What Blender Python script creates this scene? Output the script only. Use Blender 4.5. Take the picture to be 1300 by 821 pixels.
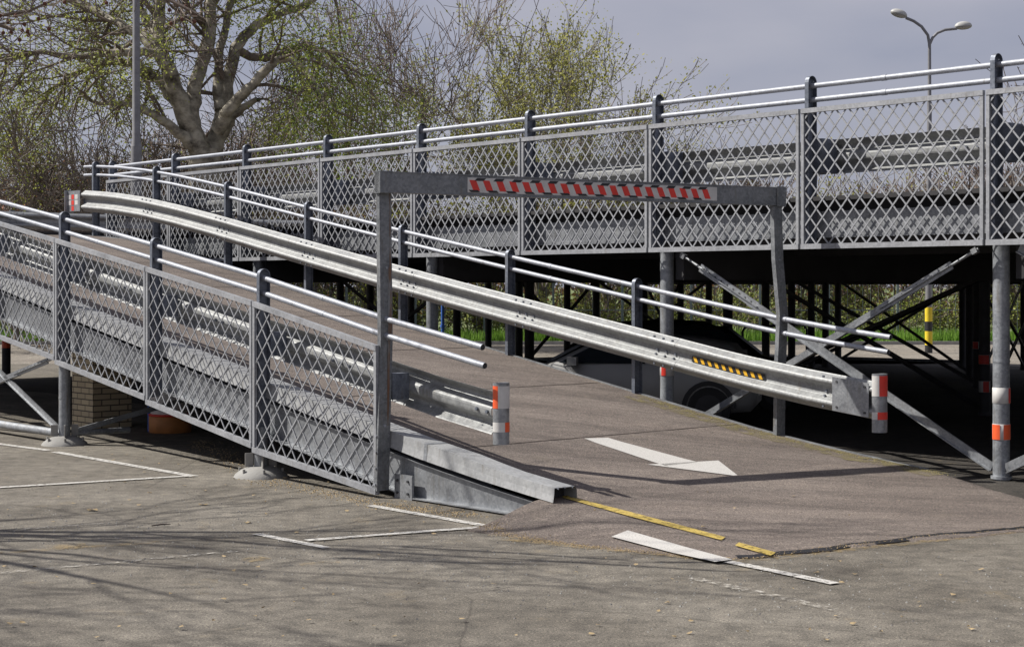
import bpy, math, random
from mathutils import Vector, Matrix, noise
random.seed(7)
R = math.radians
for o in list(bpy.data.objects): bpy.data.objects.remove(o)
scene = bpy.context.scene
C = scene.collection

# ---------------------------------------------------------------- camera
EYE, F, CX, HY = 2.1, 2050.0, 650.0, 362.0
cam = bpy.data.cameras.new('camera'); camo = bpy.data.objects.new('camera', cam); C.objects.link(camo)
camo.location = (0, 0, EYE); camo.rotation_euler = (R(90), 0, 0)
cam.sensor_width = 36; cam.lens = F / 1300 * 36; cam.shift_y = -(410.5 - HY) / 1300
cam.clip_start = 0.1; cam.clip_end = 3000
scene.camera = camo

# ---------------------------------------------------------------- light
SUN_DIR = Vector((2.94, -0.44, -3.0)).normalized()          # the way the light travels
sun = bpy.data.lights.new('sun', 'SUN'); sun.energy = 5.0; sun.angle = R(0.5); sun.color = (1, .955, .89)
suno = bpy.data.objects.new('sun', sun); C.objects.link(suno)
suno.rotation_euler = SUN_DIR.to_track_quat('-Z', 'Y').to_euler(); suno.location = (-20, 3, 20)
ELEV = math.asin(-SUN_DIR.z); AZ = math.atan2(-SUN_DIR.x, -SUN_DIR.y)
world = bpy.data.worlds.new('World'); scene.world = world; world.use_nodes = True
nt = world.node_tree; nt.nodes.clear()
wo = nt.nodes.new('ShaderNodeOutputWorld'); bg = nt.nodes.new('ShaderNodeBackground'); bg.inputs[1].default_value = 0.078
sky = nt.nodes.new('ShaderNodeTexSky'); sky.sky_type = 'NISHITA'; sky.sun_disc = False
sky.sun_elevation = ELEV; sky.sun_rotation = AZ
tc = nt.nodes.new('ShaderNodeTexCoord'); mp = nt.nodes.new('ShaderNodeMapping'); mp.inputs['Scale'].default_value = (1.6, 1.6, 5)
nz = nt.nodes.new('ShaderNodeTexNoise'); nz.inputs['Scale'].default_value = 2.6; nz.inputs['Detail'].default_value = 7
nz.inputs['Roughness'].default_value = .45
cr = nt.nodes.new('ShaderNodeValToRGB')
cr.color_ramp.elements[0].position = .33; cr.color_ramp.elements[0].color = (3.05, 3.2, 4.2, 1)
cr.color_ramp.elements[1].position = .66; cr.color_ramp.elements[1].color = (4.6, 4.5, 5.2, 1)
mx = nt.nodes.new('ShaderNodeMix'); mx.data_type = 'RGBA'; mx.inputs[0].default_value = .86
L = nt.links.new
L(tc.outputs['Generated'], mp.inputs[0]); L(mp.outputs[0], nz.inputs[0]); L(nz.outputs[0], cr.inputs[0])
L(sky.outputs[0], mx.inputs[6]); L(cr.outputs[0], mx.inputs[7]); L(mx.outputs[2], bg.inputs[0]); L(bg.outputs[0], wo.inputs[0])
vs = scene.view_settings; vs.view_transform = 'Standard'; vs.look = 'None'; vs.exposure = 0.36; vs.gamma = 1; vs.use_curve_mapping = False

# ---------------------------------------------------------------- frame of the place: s runs up the ramp, w across it
DX, DY = -.6615, .75
D3 = Vector((DX, DY, 0)); N3 = Vector((.75, .6615, 0)); UP = Vector((0, 0, 1))
def P(s, w, z=0.0): return Vector((DX*s + .75*w, DY*s + .6615*w, z))
def SW(X, Y): return (DX*X + DY*Y) , (.75*X + .6615*Y)
def at(px, py, Y): return Vector(((px-CX)*Y/F, Y, EYE-(py-HY)*Y/F))
def G(px, py, z=0.0):
    Y = (EYE-z)*F/(py-HY); return Vector(((px-CX)*Y/F, Y, z))
def lerp_tab(tab, x):
    if x <= tab[0][0]: return tab[0][1]
    for (a, va), (b, vb) in zip(tab, tab[1:]):
        if x <= b: return va + (vb-va)*(x-a)/(b-a)
    return tab[-1][1]
SURF = [(7.6, .004), (8.2, .014), (9.0, .05), (9.93, .125), (10.6, .19), (11.4, .28), (12.37, .41), (13.81, .65), (15.5, .93), (17.27, 1.225), (19.17, 1.55),
        (21.67, 1.99), (24.1, 2.43), (25.4, 2.65), (26.6, 2.83), (27.8, 2.97), (29, 3.06), (30.5, 3.11), (32, 3.12)]
def zs(s): return lerp_tab(SURF, s)
RAILN = [(10.9, 1.45), (11.35, 1.526), (12.87, 1.77), (15.07, 2.18), (17.44, 2.575), (19.87, 2.97), (21.88, 3.28), (24.5, 3.72), (27, 4.1), (30, 4.4), (34, 4.45)]
def rn(s): return lerp_tab(RAILN, s)
def rf(s): return zs(s) + 1.355
def onramp(px, py):                                  # the point of the ramp's surface a sight line meets
    z = .2
    for _ in range(60):
        g = G(px, py, z); s, w = SW(g.x, g.y); z = .5*z + .5*zs(s)
    return s, w
WN, WF, WD = 9.66, 14.74, 15.27

# ---------------------------------------------------------------- materials
def new_mat(name):
    m = bpy.data.materials.new(name); m.use_nodes = True
    return m, m.node_tree, m.node_tree.nodes['Principled BSDF']
def ramp_node(t, stops):
    c = t.nodes.new('ShaderNodeValToRGB'); e = c.color_ramp.elements
    e[0].position, e[0].color = stops[0][0], (*stops[0][1], 1); e[1].position, e[1].color = stops[-1][0], (*stops[-1][1], 1)
    for p, col in stops[1:-1]:
        x = e.new(p); x.color = (*col, 1)
    return c
def coords(t, scale=(1, 1, 1), kind='Object', rot=0):
    a = t.nodes.new('ShaderNodeTexCoord'); b = t.nodes.new('ShaderNodeMapping'); b.inputs['Scale'].default_value = scale
    b.inputs['Rotation'].default_value = (0, 0, rot)
    t.links.new(a.outputs[kind], b.inputs[0]); return b.outputs[0]
def noise_node(t, vec, scale, detail=4, rough=.55):
    n = t.nodes.new('ShaderNodeTexNoise'); n.inputs['Scale'].default_value = scale; n.inputs['Detail'].default_value = detail
    n.inputs['Roughness'].default_value = rough
    t.links.new(vec, n.inputs[0]); return n.outputs[0]
def mixc(t, fac, a, b, mode='MIX'):
    m = t.nodes.new('ShaderNodeMix'); m.data_type = 'RGBA'; m.blend_type = mode
    for sock, v in ((m.inputs[0], fac), (m.inputs[6], a), (m.inputs[7], b)):
        if hasattr(v, 'is_linked'): t.links.new(v, sock)
        elif isinstance(v, tuple): sock.default_value = (*v, 1)
        else: sock.default_value = v
    return m.outputs[2]
def bump(t, b, h, strength, dist=.01):
    n = t.nodes.new('ShaderNodeBump'); n.inputs['Strength'].default_value = strength; n.inputs['Distance'].default_value = dist
    t.links.new(h, n.inputs['Height']); t.links.new(n.outputs[0], b.inputs['Normal'])
def plain(name, col, rough=.6, metal=0.0, var=.25, scale=6, bmp=0.0):
    m, t, b = new_mat(name); v = coords(t)
    n = noise_node(t, v, scale)
    c = ramp_node(t, [(.25, tuple(x*(1-var) for x in col)), (.75, tuple(min(1, x*(1+var)) for x in col))])
    t.links.new(n, c.inputs[0]); t.links.new(c.outputs[0], b.inputs['Base Color'])
    b.inputs['Roughness'].default_value = rough; b.inputs['Metallic'].default_value = metal
    if bmp: bump(t, b, noise_node(t, v, scale*8), bmp)
    return m
def galv(name, lo, hi, metal=.55, rough=.42, dirt=.5):
    m, t, b = new_mat(name); v = coords(t)
    vo = t.nodes.new('ShaderNodeTexVoronoi'); vo.inputs['Scale'].default_value = 42; t.links.new(v, vo.inputs[0])
    sp = t.nodes.new('ShaderNodeSeparateColor'); t.links.new(vo.outputs['Color'], sp.inputs[0])
    n = noise_node(t, v, 3.5, 6, .62)
    ad = t.nodes.new('ShaderNodeMath'); ad.operation = 'MULTIPLY_ADD'; ad.inputs[1].default_value = .28
    t.links.new(sp.outputs[0], ad.inputs[0]); t.links.new(n, ad.inputs[2])
    c = ramp_node(t, [(.38, lo), (.88, hi)]); t.links.new(ad.outputs[0], c.inputs[0])
    sv = coords(t, (9, 9, 1.2)); st = noise_node(t, sv, 2.2, 5, .6)
    sr = ramp_node(t, [(.56, (0, 0, 0)), (.74, (dirt, dirt, dirt))]); t.links.new(st, sr.inputs[0])
    col = mixc(t, sr.outputs[0], c.outputs[0], (.17, .155, .13))
    t.links.new(col, b.inputs['Base Color'])
    rr = t.nodes.new('ShaderNodeMapRange'); rr.inputs[3].default_value = rough-.1; rr.inputs[4].default_value = rough+.2
    t.links.new(n, rr.inputs[0]); t.links.new(rr.outputs[0], b.inputs['Roughness'])
    b.inputs['Metallic'].default_value = metal
    return m
M = {}
M['galv'] = galv('galvanised steel', (.19, .20, .215), (.36, .375, .39))
M['galv_beam'] = galv('galvanised guard beam', (.20, .205, .208), (.35, .36, .355), .35, .55, .7)
M['galv_light'] = galv('bright folded zinc sheet', (.25, .257, .262), (.38, .387, .39), .2, .55, .6)
M['pipe'] = galv('galvanised pipe', (.26, .275, .31), (.39, .41, .45), .35, .52, .6)
M['strand'] = galv('grey mesh strand', (.22, .228, .245), (.35, .36, .38), .2, .6, .5)
M['post'] = galv('galvanised post', (.10, .115, .145), (.22, .24, .28), .45, .45, .55)
M['gantry'] = galv('weathered gantry steel', (.12, .13, .14), (.27, .28, .29), .4, .5, .8)
M['column'] = galv('galvanised column', (.17, .18, .195), (.34, .36, .38), .35, .5, .8)
M['dark'] = plain('dark steel and shade tone', (.04, .04, .044), .7, 0, .3)  # dark steel, also the shade tone of inner columns and braces
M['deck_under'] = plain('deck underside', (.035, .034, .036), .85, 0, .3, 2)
M['white'] = plain('worn white paint', (.55, .54, .52), .6, 0, .15, 9)
M['red'] = plain('red reflective tape', (.66, .04, .025), .45, 0, .15)
M['orange'] = plain('orange red reflective tape', (.80, .11, .03), .45, 0, .12)
M['black'] = plain('black tape', (.02, .02, .022), .5, 0, .2)
M['yellow'] = plain('yellow tape', (.75, .42, .02), .5, 0, .2)
M['yellow_post'] = plain('yellow paint', (.72, .55, .03), .5, 0, .15)
M['rubber'] = plain('tyre rubber', (.02, .02, .021), .8, 0, .2)
M['concrete'] = plain('concrete', (.27, .265, .25), .85, 0, .2, 5, .3)

def asphalt(name, a, b_, c_, fine=150, stretch=(1, 1, 1), rot=0, cracks=True, tint=(.30, .24, .15), cm=.32):
    m, t, b = new_mat(name); v = coords(t, (1, 1, 1), 'Object'); vr = coords(t, stretch, 'Object', rot)
    big = noise_node(t, vr, .55, 5, .6)
    mid = noise_node(t, vr, 5.5, 6, .65)
    gr = noise_node(t, v, fine, 3, .7)
    c1 = ramp_node(t, [(.3, a), (.5, b_), (.72, c_)]); t.links.new(big, c1.inputs[0])
    c2 = ramp_node(t, [(.32, (1-cm*1.2,)*3), (.68, (1+cm*.85, 1+cm*.8, 1+cm*.7))]); t.links.new(mid, c2.inputs[0])
    c3 = ramp_node(t, [(.30, (.30, .30, .30)), (.5, (1, 1, 1)), (.72, (1.8, 1.77, 1.7))]); t.links.new(gr, c3.inputs[0])
    sp_ = noise_node(t, v, 62, 2, .6); c4 = ramp_node(t, [(.31, (.32, .32, .32)), (.43, (.97, .97, .97)), (.58, (1.03, 1.03, 1.03)), (.69, (2.0, 1.95, 1.8))]); t.links.new(sp_, c4.inputs[0])
    col = mixc(t, 1.0, c1.outputs[0], c2.outputs[0], 'MULTIPLY'); col = mixc(t, 1.0, col, c3.outputs[0], 'MULTIPLY'); col = mixc(t, 1.0, col, c4.outputs[0], 'MULTIPLY')
    if not cracks:
        tr = noise_node(t, coords(t, (.06, 1.5, 1), 'Object', rot), 1.6, 4, .6); c5 = ramp_node(t, [(.36, (.80, .80, .80)), (.52, (1, 1, 1)), (.70, (1.14, 1.13, 1.11))]); t.links.new(tr, c5.inputs[0])
        col = mixc(t, 1.0, col, c5.outputs[0], 'MULTIPLY')
    dn = noise_node(t, v, 1.7, 6, .7); dr = ramp_node(t, [(.60, (0, 0, 0)), (.78, (.55, .55, .55))]); t.links.new(dn, dr.inputs[0])
    col = mixc(t, dr.outputs[0], col, tint)
    if cracks:
        wv = noise_node(t, v, 1.3, 4, .6); wob = mixc(t, .35, v, wv)
        vo = t.nodes.new('ShaderNodeTexVoronoi'); vo.feature = 'DISTANCE_TO_EDGE'; vo.inputs['Scale'].default_value = .42
        t.links.new(wob, vo.inputs[0])
        k = ramp_node(t, [(.0, (.5, .5, .5)), (.004, (0, 0, 0))]); t.links.new(vo.outputs[0], k.inputs[0])
        col = mixc(t, k.outputs[0], col, (.045, .04, .035))
    t.links.new(col, b.inputs['Base Color']); b.inputs['Roughness'].default_value = .9
    b.inputs['Specular IOR Level'].default_value = .25
    bump(t, b, gr, .55, .006)
    return m
M['ground'] = asphalt('worn car park asphalt', (.108, .098, .084), (.158, .145, .125), (.208, .193, .168), cm=.30)
M['ramp_asphalt'] = asphalt('ramp asphalt', (.128, .108, .098), (.156, .133, .120), (.188, .162, .146), 150, (.6, 1.8, 1), R(48.6), False, (.20, .17, .13), .17)
M['road'] = asphalt('far road asphalt', (.19, .17, .15), (.23, .21, .185), (.27, .25, .22), 60)

M['shade_asphalt'] = asphalt('shade painted asphalt', (.035, .032, .03), (.05, .046, .042), (.07, .064, .058))  # bay asphalt with the deck's shade put into its colour
def worn_paint(name, col, lo=.36, hi=.46, scale=14):
    m, t, b = new_mat(name); v = coords(t); b.inputs['Base Color'].default_value = (*col, 1); b.inputs['Roughness'].default_value = .7
    n = noise_node(t, v, scale, 8, .75)
    f = ramp_node(t, [(lo, (0, 0, 0)), (hi, (1, 1, 1))]); t.links.new(n, f.inputs[0])
    n2 = noise_node(t, v, 90, 3, .7)
    f2 = ramp_node(t, [(.28, tuple(x*.45 for x in col)), (.5, col)]); t.links.new(n2, f2.inputs[0]); t.links.new(f2.outputs[0], b.inputs['Base Color'])
    t.links.new(f.outputs[0], b.inputs['Alpha'])
    return m
M['line'] = worn_paint('worn line paint', (.56, .545, .51), .36, .52, 22)
M['line_solid'] = worn_paint('scuffed line paint', (.52, .505, .475), .24, .36, 12)
M['line_faint'] = worn_paint('nearly worn away paint', (.55, .52, .46), .47, .66, 18)
M['line_yellow'] = worn_paint('yellow line paint', (.50, .37, .09), .34, .50, 22)
M['stain'] = worn_paint('ochre stain', (.40, .29, .13), .45, .75, 9)
M['dirtp'] = plain('sandy grit', (.33, .25, .14), .95, 0, .45, 30)

def brick_mat():
    m, t, b = new_mat('pale yellow brick'); v = coords(t)
    sx = t.nodes.new('ShaderNodeSeparateXYZ'); t.links.new(v, sx.inputs[0])
    ad = t.nodes.new('ShaderNodeMath'); ad.operation = 'MULTIPLY_ADD'; ad.inputs[1].default_value = 1.4; t.links.new(sx.outputs[1], ad.inputs[0]); ad.inputs[2].default_value = 0
    cb = t.nodes.new('ShaderNodeCombineXYZ'); t.links.new(ad.outputs[0], cb.inputs[0]); t.links.new(sx.outputs[2], cb.inputs[1])
    br = t.nodes.new('ShaderNodeTexBrick'); t.links.new(cb.outputs[0], br.inputs[0])
    br.inputs['Scale'].default_value = 1; br.inputs['Brick Width'].default_value = .26; br.inputs['Row Height'].default_value = .085
    br.inputs['Mortar Size'].default_value = .009
    br.inputs['Color1'].default_value = (.52, .44, .30, 1); br.inputs['Color2'].default_value = (.40, .33, .23, 1); br.inputs['Mortar'].default_value = (.10, .085, .07, 1)
    t.links.new(br.outputs[0], b.inputs['Base Color']); b.inputs['Roughness'].default_value = .9
    return m
M['brick'] = brick_mat()
M['moss'] = plain('dry moss', (.26, .22, .09), .95, 0, .4, 30)
M['moss_stain'] = worn_paint('mossy stain', (.24, .205, .09), .42, .72, 7)
def bark(name, a, b_, scale=3.2, st=(1, 1, .6)):
    m, t, b = new_mat(name); v = coords(t, st)
    n = noise_node(t, v, scale, 7, .68); c = ramp_node(t, [(.33, a), (.62, b_)]); t.links.new(n, c.inputs[0])
    t.links.new(c.outputs[0], b.inputs['Base Color']); b.inputs['Roughness'].default_value = .9; bump(t, b, n, .5, .05)
    return m
M['bark_pale'] = bark('pale patchy bark', (.07, .058, .045), (.42, .385, .31), 2.2, (1, 1, 1.4))
M['bark_brown'] = bark('brown bark', (.10, .08, .065), (.22, .175, .14))
M['bark_dark'] = bark('dark twig bark', (.06, .048, .04), (.13, .105, .09))
M['bark_grey'] = bark('grey brown bark', (.13, .11, .10), (.24, .21, .185))
def leaf(name, a, b_, tr=.5):
    m, t, b = new_mat(name)
    g = t.nodes.new('ShaderNodeNewGeometry'); c = ramp_node(t, [(0, a), (1, b_)])
    t.links.new(g.outputs['Random Per Island'], c.inputs[0]); t.links.new(c.outputs[0], b.inputs['Base Color'])
    b.inputs['Roughness'].default_value = .6
    tl = t.nodes.new('ShaderNodeBsdfTranslucent'); t.links.new(c.outputs[0], tl.inputs[0])
    ms = t.nodes.new('ShaderNodeMixShader'); ms.inputs[0].default_value = tr
    out = t.nodes['Material Output']; t.links.new(b.outputs[0], ms.inputs[1]); t.links.new(tl.outputs[0], ms.inputs[2]); t.links.new(ms.outputs[0], out.inputs[0])
    return m
M['leaf_green'] = leaf('fresh green leaf', (.18, .21, .04), (.42, .46, .11))
M['leaf_deep'] = leaf('deeper green leaf', (.12, .19, .03), (.30, .40, .09))
M['leaf_yellow'] = leaf('yellow green leaf', (.24, .25, .06), (.46, .45, .14))
M['leaf_bud'] = leaf('brown red bud', (.12, .06, .035), (.26, .14, .07))
M['leaf_hedge'] = leaf('hedge leaf', (.20, .27, .04), (.50, .53, .14))
M['grass'] = leaf('grass blade', (.10, .22, .02), (.28, .46, .08))
M['grass_soil'] = plain('rough grass ground', (.12, .15, .05), .95, 0, .4, 1.2)
M['plaster'] = plain('pale plaster', (.55, .50, .45), .9, 0, .1, 1)
M['tile'] = plain('orange roof tile', (.36, .15, .08), .9, 0, .25, 3)
M['glass'] = plain('dark glass', (.02, .025, .03), .08, 0, .1)
M['car_grey'] = plain('silver car paint', (.30, .30, .295), .4, .1, .05)
M['car_black'] = plain('dark car paint', (.03, .032, .035), .25, .3, .05)
M['lens_red'] = plain('red tail lens', (.35, .02, .015), .2)
M['lamp_shell'] = plain('lamp housing', (.42, .42, .40), .5, 0, .1)
M['lamp_bowl'] = plain('lamp bowl', (.30, .30, .28), .25, 0, .1)
M['mast'] = plain('lamp mast', (.20, .20, .21), .6, .2, .2)
M['fence_green'] = plain('grey green fence steel', (.16, .20, .19), .6, .2, .2)
M['seed'] = plain('brown seed ball', (.13, .055, .035), .9, 0, .3, 60)
M['drum_white'] = plain('white drum paint', (.62, .60, .58), .6)
M['drum_orange'] = plain('faded orange drum paint', (.50, .20, .06), .6)
M['blue'] = plain('blue pipe', (.03, .12, .45), .5)
def rusty():
    m, t, b = new_mat('rusted gantry steel'); v = coords(t, (6, 6, 1)); n = noise_node(t, v, 2.5, 7, .7)
    c = ramp_node(t, [(.40, (.22, .23, .235)), (.52, (.17, .115, .08)), (.66, (.22, .075, .03))]); t.links.new(n, c.inputs[0])
    t.links.new(c.outputs[0], b.inputs['Base Color']); b.inputs['Roughness'].default_value = .75; b.inputs['Metallic'].default_value = .15
    return m
M['rust'] = rusty()

# ---------------------------------------------------------------- building helpers
class MB:
    def __init__(self): self.v = []; self.f = []; self.sm = []
    def add(self, vs, fs, smooth=False):
        k = len(self.v); self.v += [tuple(x) for x in vs]; self.f += [tuple(i+k for i in f) for f in fs]; self.sm += [smooth]*len(fs)
    def hexa(self, p):                                     # 8 corners: bottom ring then top ring
        self.add(p, [(3, 2, 1, 0), (4, 5, 6, 7), (0, 1, 5, 4), (1, 2, 6, 5), (2, 3, 7, 6), (3, 0, 4, 7)])
    def bar(self, a, b, u, v, du, dv):                      # box from a to b, cross-section axes u, v with half sizes
        a, b, u, v = Vector(a), Vector(b), Vector(u)*du, Vector(v)*dv
        self.hexa([a-u-v, a+u-v, a+u+v, a-u+v, b-u-v, b+u-v, b+u+v, b-u+v])
    def box(self, c, ax, hs):
        c = Vector(c); x, y, z = [Vector(a)*h for a, h in zip(ax, hs)]
        self.hexa([c-x-y-z, c+x-y-z, c+x+y-z, c-x+y-z, c-x-y+z, c+x-y+z, c+x+y+z, c-x+y+z])
    def tube(self, pts, rad, n=10, caps=True, smooth=True):
        pts = [Vector(p) for p in pts]; m = len(pts)
        if not hasattr(rad, '__len__'): rad = [rad]*m
        t0 = (pts[1]-pts[0]).normalized(); ref = Vector((0, 0, 1)) if abs(t0.z) < .9 else Vector((1, 0, 0))
        vs = []
        for i, p in enumerate(pts):
            t = (pts[min(i+1, m-1)]-pts[max(i-1, 0)]).normalized(); a = t.cross(ref).normalized(); b = t.cross(a)
            for k in range(n):
                an = 2*math.pi*k/n; vs.append(p + (a*math.cos(an)+b*math.sin(an))*rad[i])
        fs = [(i*n+k, i*n+(k+1) % n, (i+1)*n+(k+1) % n, (i+1)*n+k) for i in range(m-1) for k in range(n)]
        self.add(vs, fs, smooth)
        if caps: self.add(vs[:n], [tuple(range(n))]); self.add(vs[-n:], [tuple(range(n))[::-1]])
    def lathe(self, base, prof, n=20, a0=0, a1=2*math.pi, smooth=True):
        full = abs(a1-a0-2*math.pi) < 1e-6; base = Vector(base); nn = n if full else n+1; vs = []
        for r, z in prof:
            for k in range(nn):
                a = a0+(a1-a0)*k/n; vs.append(base+Vector((r*math.cos(a), r*math.sin(a), z)))
        fs = [(i*nn+k, i*nn+(k+1) % nn, (i+1)*nn+(k+1) % nn, (i+1)*nn+k) for i in range(len(prof)-1) for k in range(n)]
        self.add(vs, fs, smooth)
    def sweep(self, path, prof, side, closed=True, smooth=False, caps=True):   # profile (a, b): a along side, b up
        side = Vector(side); n = len(prof); vs = []
        for p in path:
            for a, b in prof: vs.append(Vector(p)+side*a+UP*b)
        e = n if closed else n-1
        fs = [(i*n+k, i*n+(k+1) % n, (i+1)*n+(k+1) % n, (i+1)*n+k) for i in range(len(path)-1) for k in range(e)]
        self.add(vs, fs, smooth)
        if caps and closed: self.add(vs[:n], [tuple(range(n))[::-1]]); self.add(vs[-n:], [tuple(range(n))])
    def prism(self, pts, d):                                # flat polygon thickened by the vector d
        pts = [Vector(p) for p in pts]; n = len(pts); d = Vector(d)
        self.add(pts+[p+d for p in pts], [tuple(range(n))[::-1], tuple(range(n, 2*n))]+[(i, (i+1) % n, n+(i+1) % n, n+i) for i in range(n)])
    def ball(self, c, r, n=6):
        prof = [(r*math.sin(math.pi*i/n), -r*math.cos(math.pi*i/n)) for i in range(n+1)]; self.lathe(c, prof, n+2)
    def build(self, name, mat, parent=None, origin=None):
        o0 = Vector(parent['_o']) if parent is not None and '_o' in parent else (Vector(origin) if origin is not None else Vector((0, 0, 0)))
        me = bpy.data.meshes.new(name); me.from_pydata([(x-o0.x, y-o0.y, z-o0.z) for x, y, z in self.v], [], self.f); 
        me.polygons.foreach_set('use_smooth', self.sm); me.materials.append(M[mat]); me.update()
        ob = bpy.data.objects.new(name, me); C.objects.link(ob)
        if parent is not None: ob.parent = parent; ob['_o'] = tuple(o0)
        else: ob.location = o0
        return ob
def thing(name, loc, label, cat, group=None):
    o = bpy.data.objects.new(name, None); C.objects.link(o); o.location = loc; o.empty_display_size = .2
    o['label'] = label; o['category'] = cat; o['_o'] = tuple(loc)
    if group: o['group'] = group
    return o
def tag(o, label=None, cat=None, group=None, kind=None):
    for k, v in (('label', label), ('category', cat), ('group', group), ('kind', kind)):
        if v: o[k] = v
    return o
def steps(a, b, n): return [a+(b-a)*i/n for i in range(n+1)]

# ================================================================ THE GROUND
m = MB(); gx = 1500
m.add([(-gx, -60, 0), (gx, -60, 0), (gx, 1500, 0), (-gx, 1500, 0)], [(0, 1, 2, 3)])
tag(m.build('ground', 'ground'), 'grey brown asphalt of the open car park', 'ground', kind='structure')
m = MB(); m.add([(-300, 43, .004), (300, 43, .004), (300, 57, .004), (-300, 57, .004)], [(0, 1, 2, 3)])
tag(m.build('road', 'road'), 'pale sunlit lane beyond the parking deck', 'road', kind='structure')
m = MB()
m.add([(-700, 57.2, .006), (700, 57.2, .006), (700, 900, .006), (-700, 900, .006)], [(0, 1, 2, 3)])
tag(m.build('verge', 'grass_soil'), 'rough grassy ground behind the lane', 'grass', kind='structure')
m = MB(); m.bar((-200, 57.1, .06), (200, 57.1, .06), (0, 1, 0), (0, 0, 1), .09, .06)
tag(m.build('kerb', 'concrete'), 'low concrete kerb between lane and grass', 'kerb', kind='structure')

# asphalt apron that carries the ramp down to the ground
NB = [(7.9, 10.2), (8.16, 9.45), (8.71, 9.2), (9.4, 9.02), (10.2, 8.9), (10.62, 8.84)]
FOOT = [(8.84, 10.62), (8.9, 10.2), (9.02, 9.4), (9.2, 8.71), (9.45, 8.16), (10.4, 7.94), (11.5, 7.79), (12.5, 7.5), (15, 7.25), (18, 7.0)]
FARW = [(7, 13.4), (8.54, 14.2), (9.26, 14.53), (9.93, 14.78), (10.63, 14.80)]
def foot(w): return lerp_tab(FOOT, w) + .05*noise.noise(Vector((w*2.3, 0, 0))) + .035*noise.noise(Vector((w*7, 3, 0))) + .015*noise.noise(Vector((w*19, 8, 0)))
def apron_z(s, w):
    f = 1.0
    nb = lerp_tab(NB, s); f = 1.0
    if w < nb+1.0: f = max(0, min(1, (w-nb)/min(1.0, max(.3, 9.85-nb))))
    f = f*f*(3-2*f)
    return zs(s)*f
m = MB(); ns, nw = 56, 90; s0, s1, w0, w1 = 7.3, 10.63, 8.845, 14.8
vv = []
for i in range(ns+1):
    for j in range(nw+1):
        w = w0+(w1-w0)*(j/nw)**1.6
        edge = min(10.6, foot(w))
        s = edge+(s1-edge)*i/ns; w = w0+(lerp_tab(FARW, s)+.02*noise.noise(Vector((s*5, 1, 0)))-w0)*(j/nw)**1.6
        z = apron_z(s, w) + .010*(1 if i else 0) + .0035*noise.noise(Vector((s*3, w*3, 2)))
        if i == 0 or j == nw: z = -.01
        if j == nw: w += .012
        vv.append(P(s, w, z))
ff = [(i*(nw+1)+j, i*(nw+1)+j+1, (i+1)*(nw+1)+j+1, (i+1)*(nw+1)+j) for i in range(ns) for j in range(nw)]
m.add(vv, ff, True)
# vertical face where the wedge is cut at the steel end
cut = [P(s1, w0+(w1-w0)*(j/nw)**1.6, 0) for j in range(nw+1)]; top = vv[-(nw+1):]
k = len(cut); m.add(list(top)+[Vector((c.x, c.y, -.01)) for c in cut], [(j, j+1, k+j+1, k+j) for j in range(nw)])
tag(m.build('pavement', 'ramp_asphalt', origin=P(9, 12)), 'brown asphalt wedge leading from the car park onto the ramp', 'pavement', kind='structure')

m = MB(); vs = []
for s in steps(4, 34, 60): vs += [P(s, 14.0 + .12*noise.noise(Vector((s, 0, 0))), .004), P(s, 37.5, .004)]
m.add(vs, [(2*i, 2*i+1, 2*i+3, 2*i+2) for i in range(60)]); tag(m.build('bay_shade_pavement', 'shade_asphalt'), 'shade painted asphalt of the parking bays under the deck', 'pavement', kind='structure')  # sheet darkened to stand for shade cast by the deck
# painted lines
def gline(a, b, wid, mat='line', z=.008, name='parking_line'):
    a, b = G(*a), G(*b); d = (b-a).normalized(); n_ = Vector((-d.y, d.x, 0)); m = MB(); k = 12
    vs = []
    for i in range(k+1):
        p = a.lerp(b, i/k); w = wid*(1+.15*noise.noise(p*3)); vs += [p-n_*w+UP*z, p+n_*w+UP*z]
    m.add(vs, [(2*i, 2*i+1, 2*i+3, 2*i+2) for i in range(k)])
    return tag(m.build(name, mat), kind='structure')
gline((-30, 560), (62, 572), .055); gline((70, 574), (247, 605), .06); gline((-40, 622), (238, 605), .05, z=.012)
gline((325, 678), (415, 696), .045); gline((388, 687), (640, 668), .045, z=.012); gline((470, 642), (612, 667), .05)
gline((612, 669), (662, 664), .06, 'line', .016)
gline((0, 728), (300, 700), .035, 'line_faint'); gline((30, 672), (130, 665), .03, 'line_faint')
gline((915, 712), (1060, 742), .05, 'line', .012); gline((880, 735), (1060, 775), .05, 'line_faint', .012)
gline((0, 702), (205, 688), .055, 'stain', .006, 'ground_stain'); gline((60, 696), (110, 693), .13, 'stain', .010, 'ground_stain')
gline((310, 712), (338, 708), .09, 'stain', .006, 'ground_stain'); gline((640, 684), (930, 712), .10, 'stain', .009, 'ground_stain')
gline((930, 714), (1300, 674), .06, 'stain', .006, 'ground_stain'); gline((380, 717), (430, 713), .05, 'stain', .006, 'ground_stain')
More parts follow.
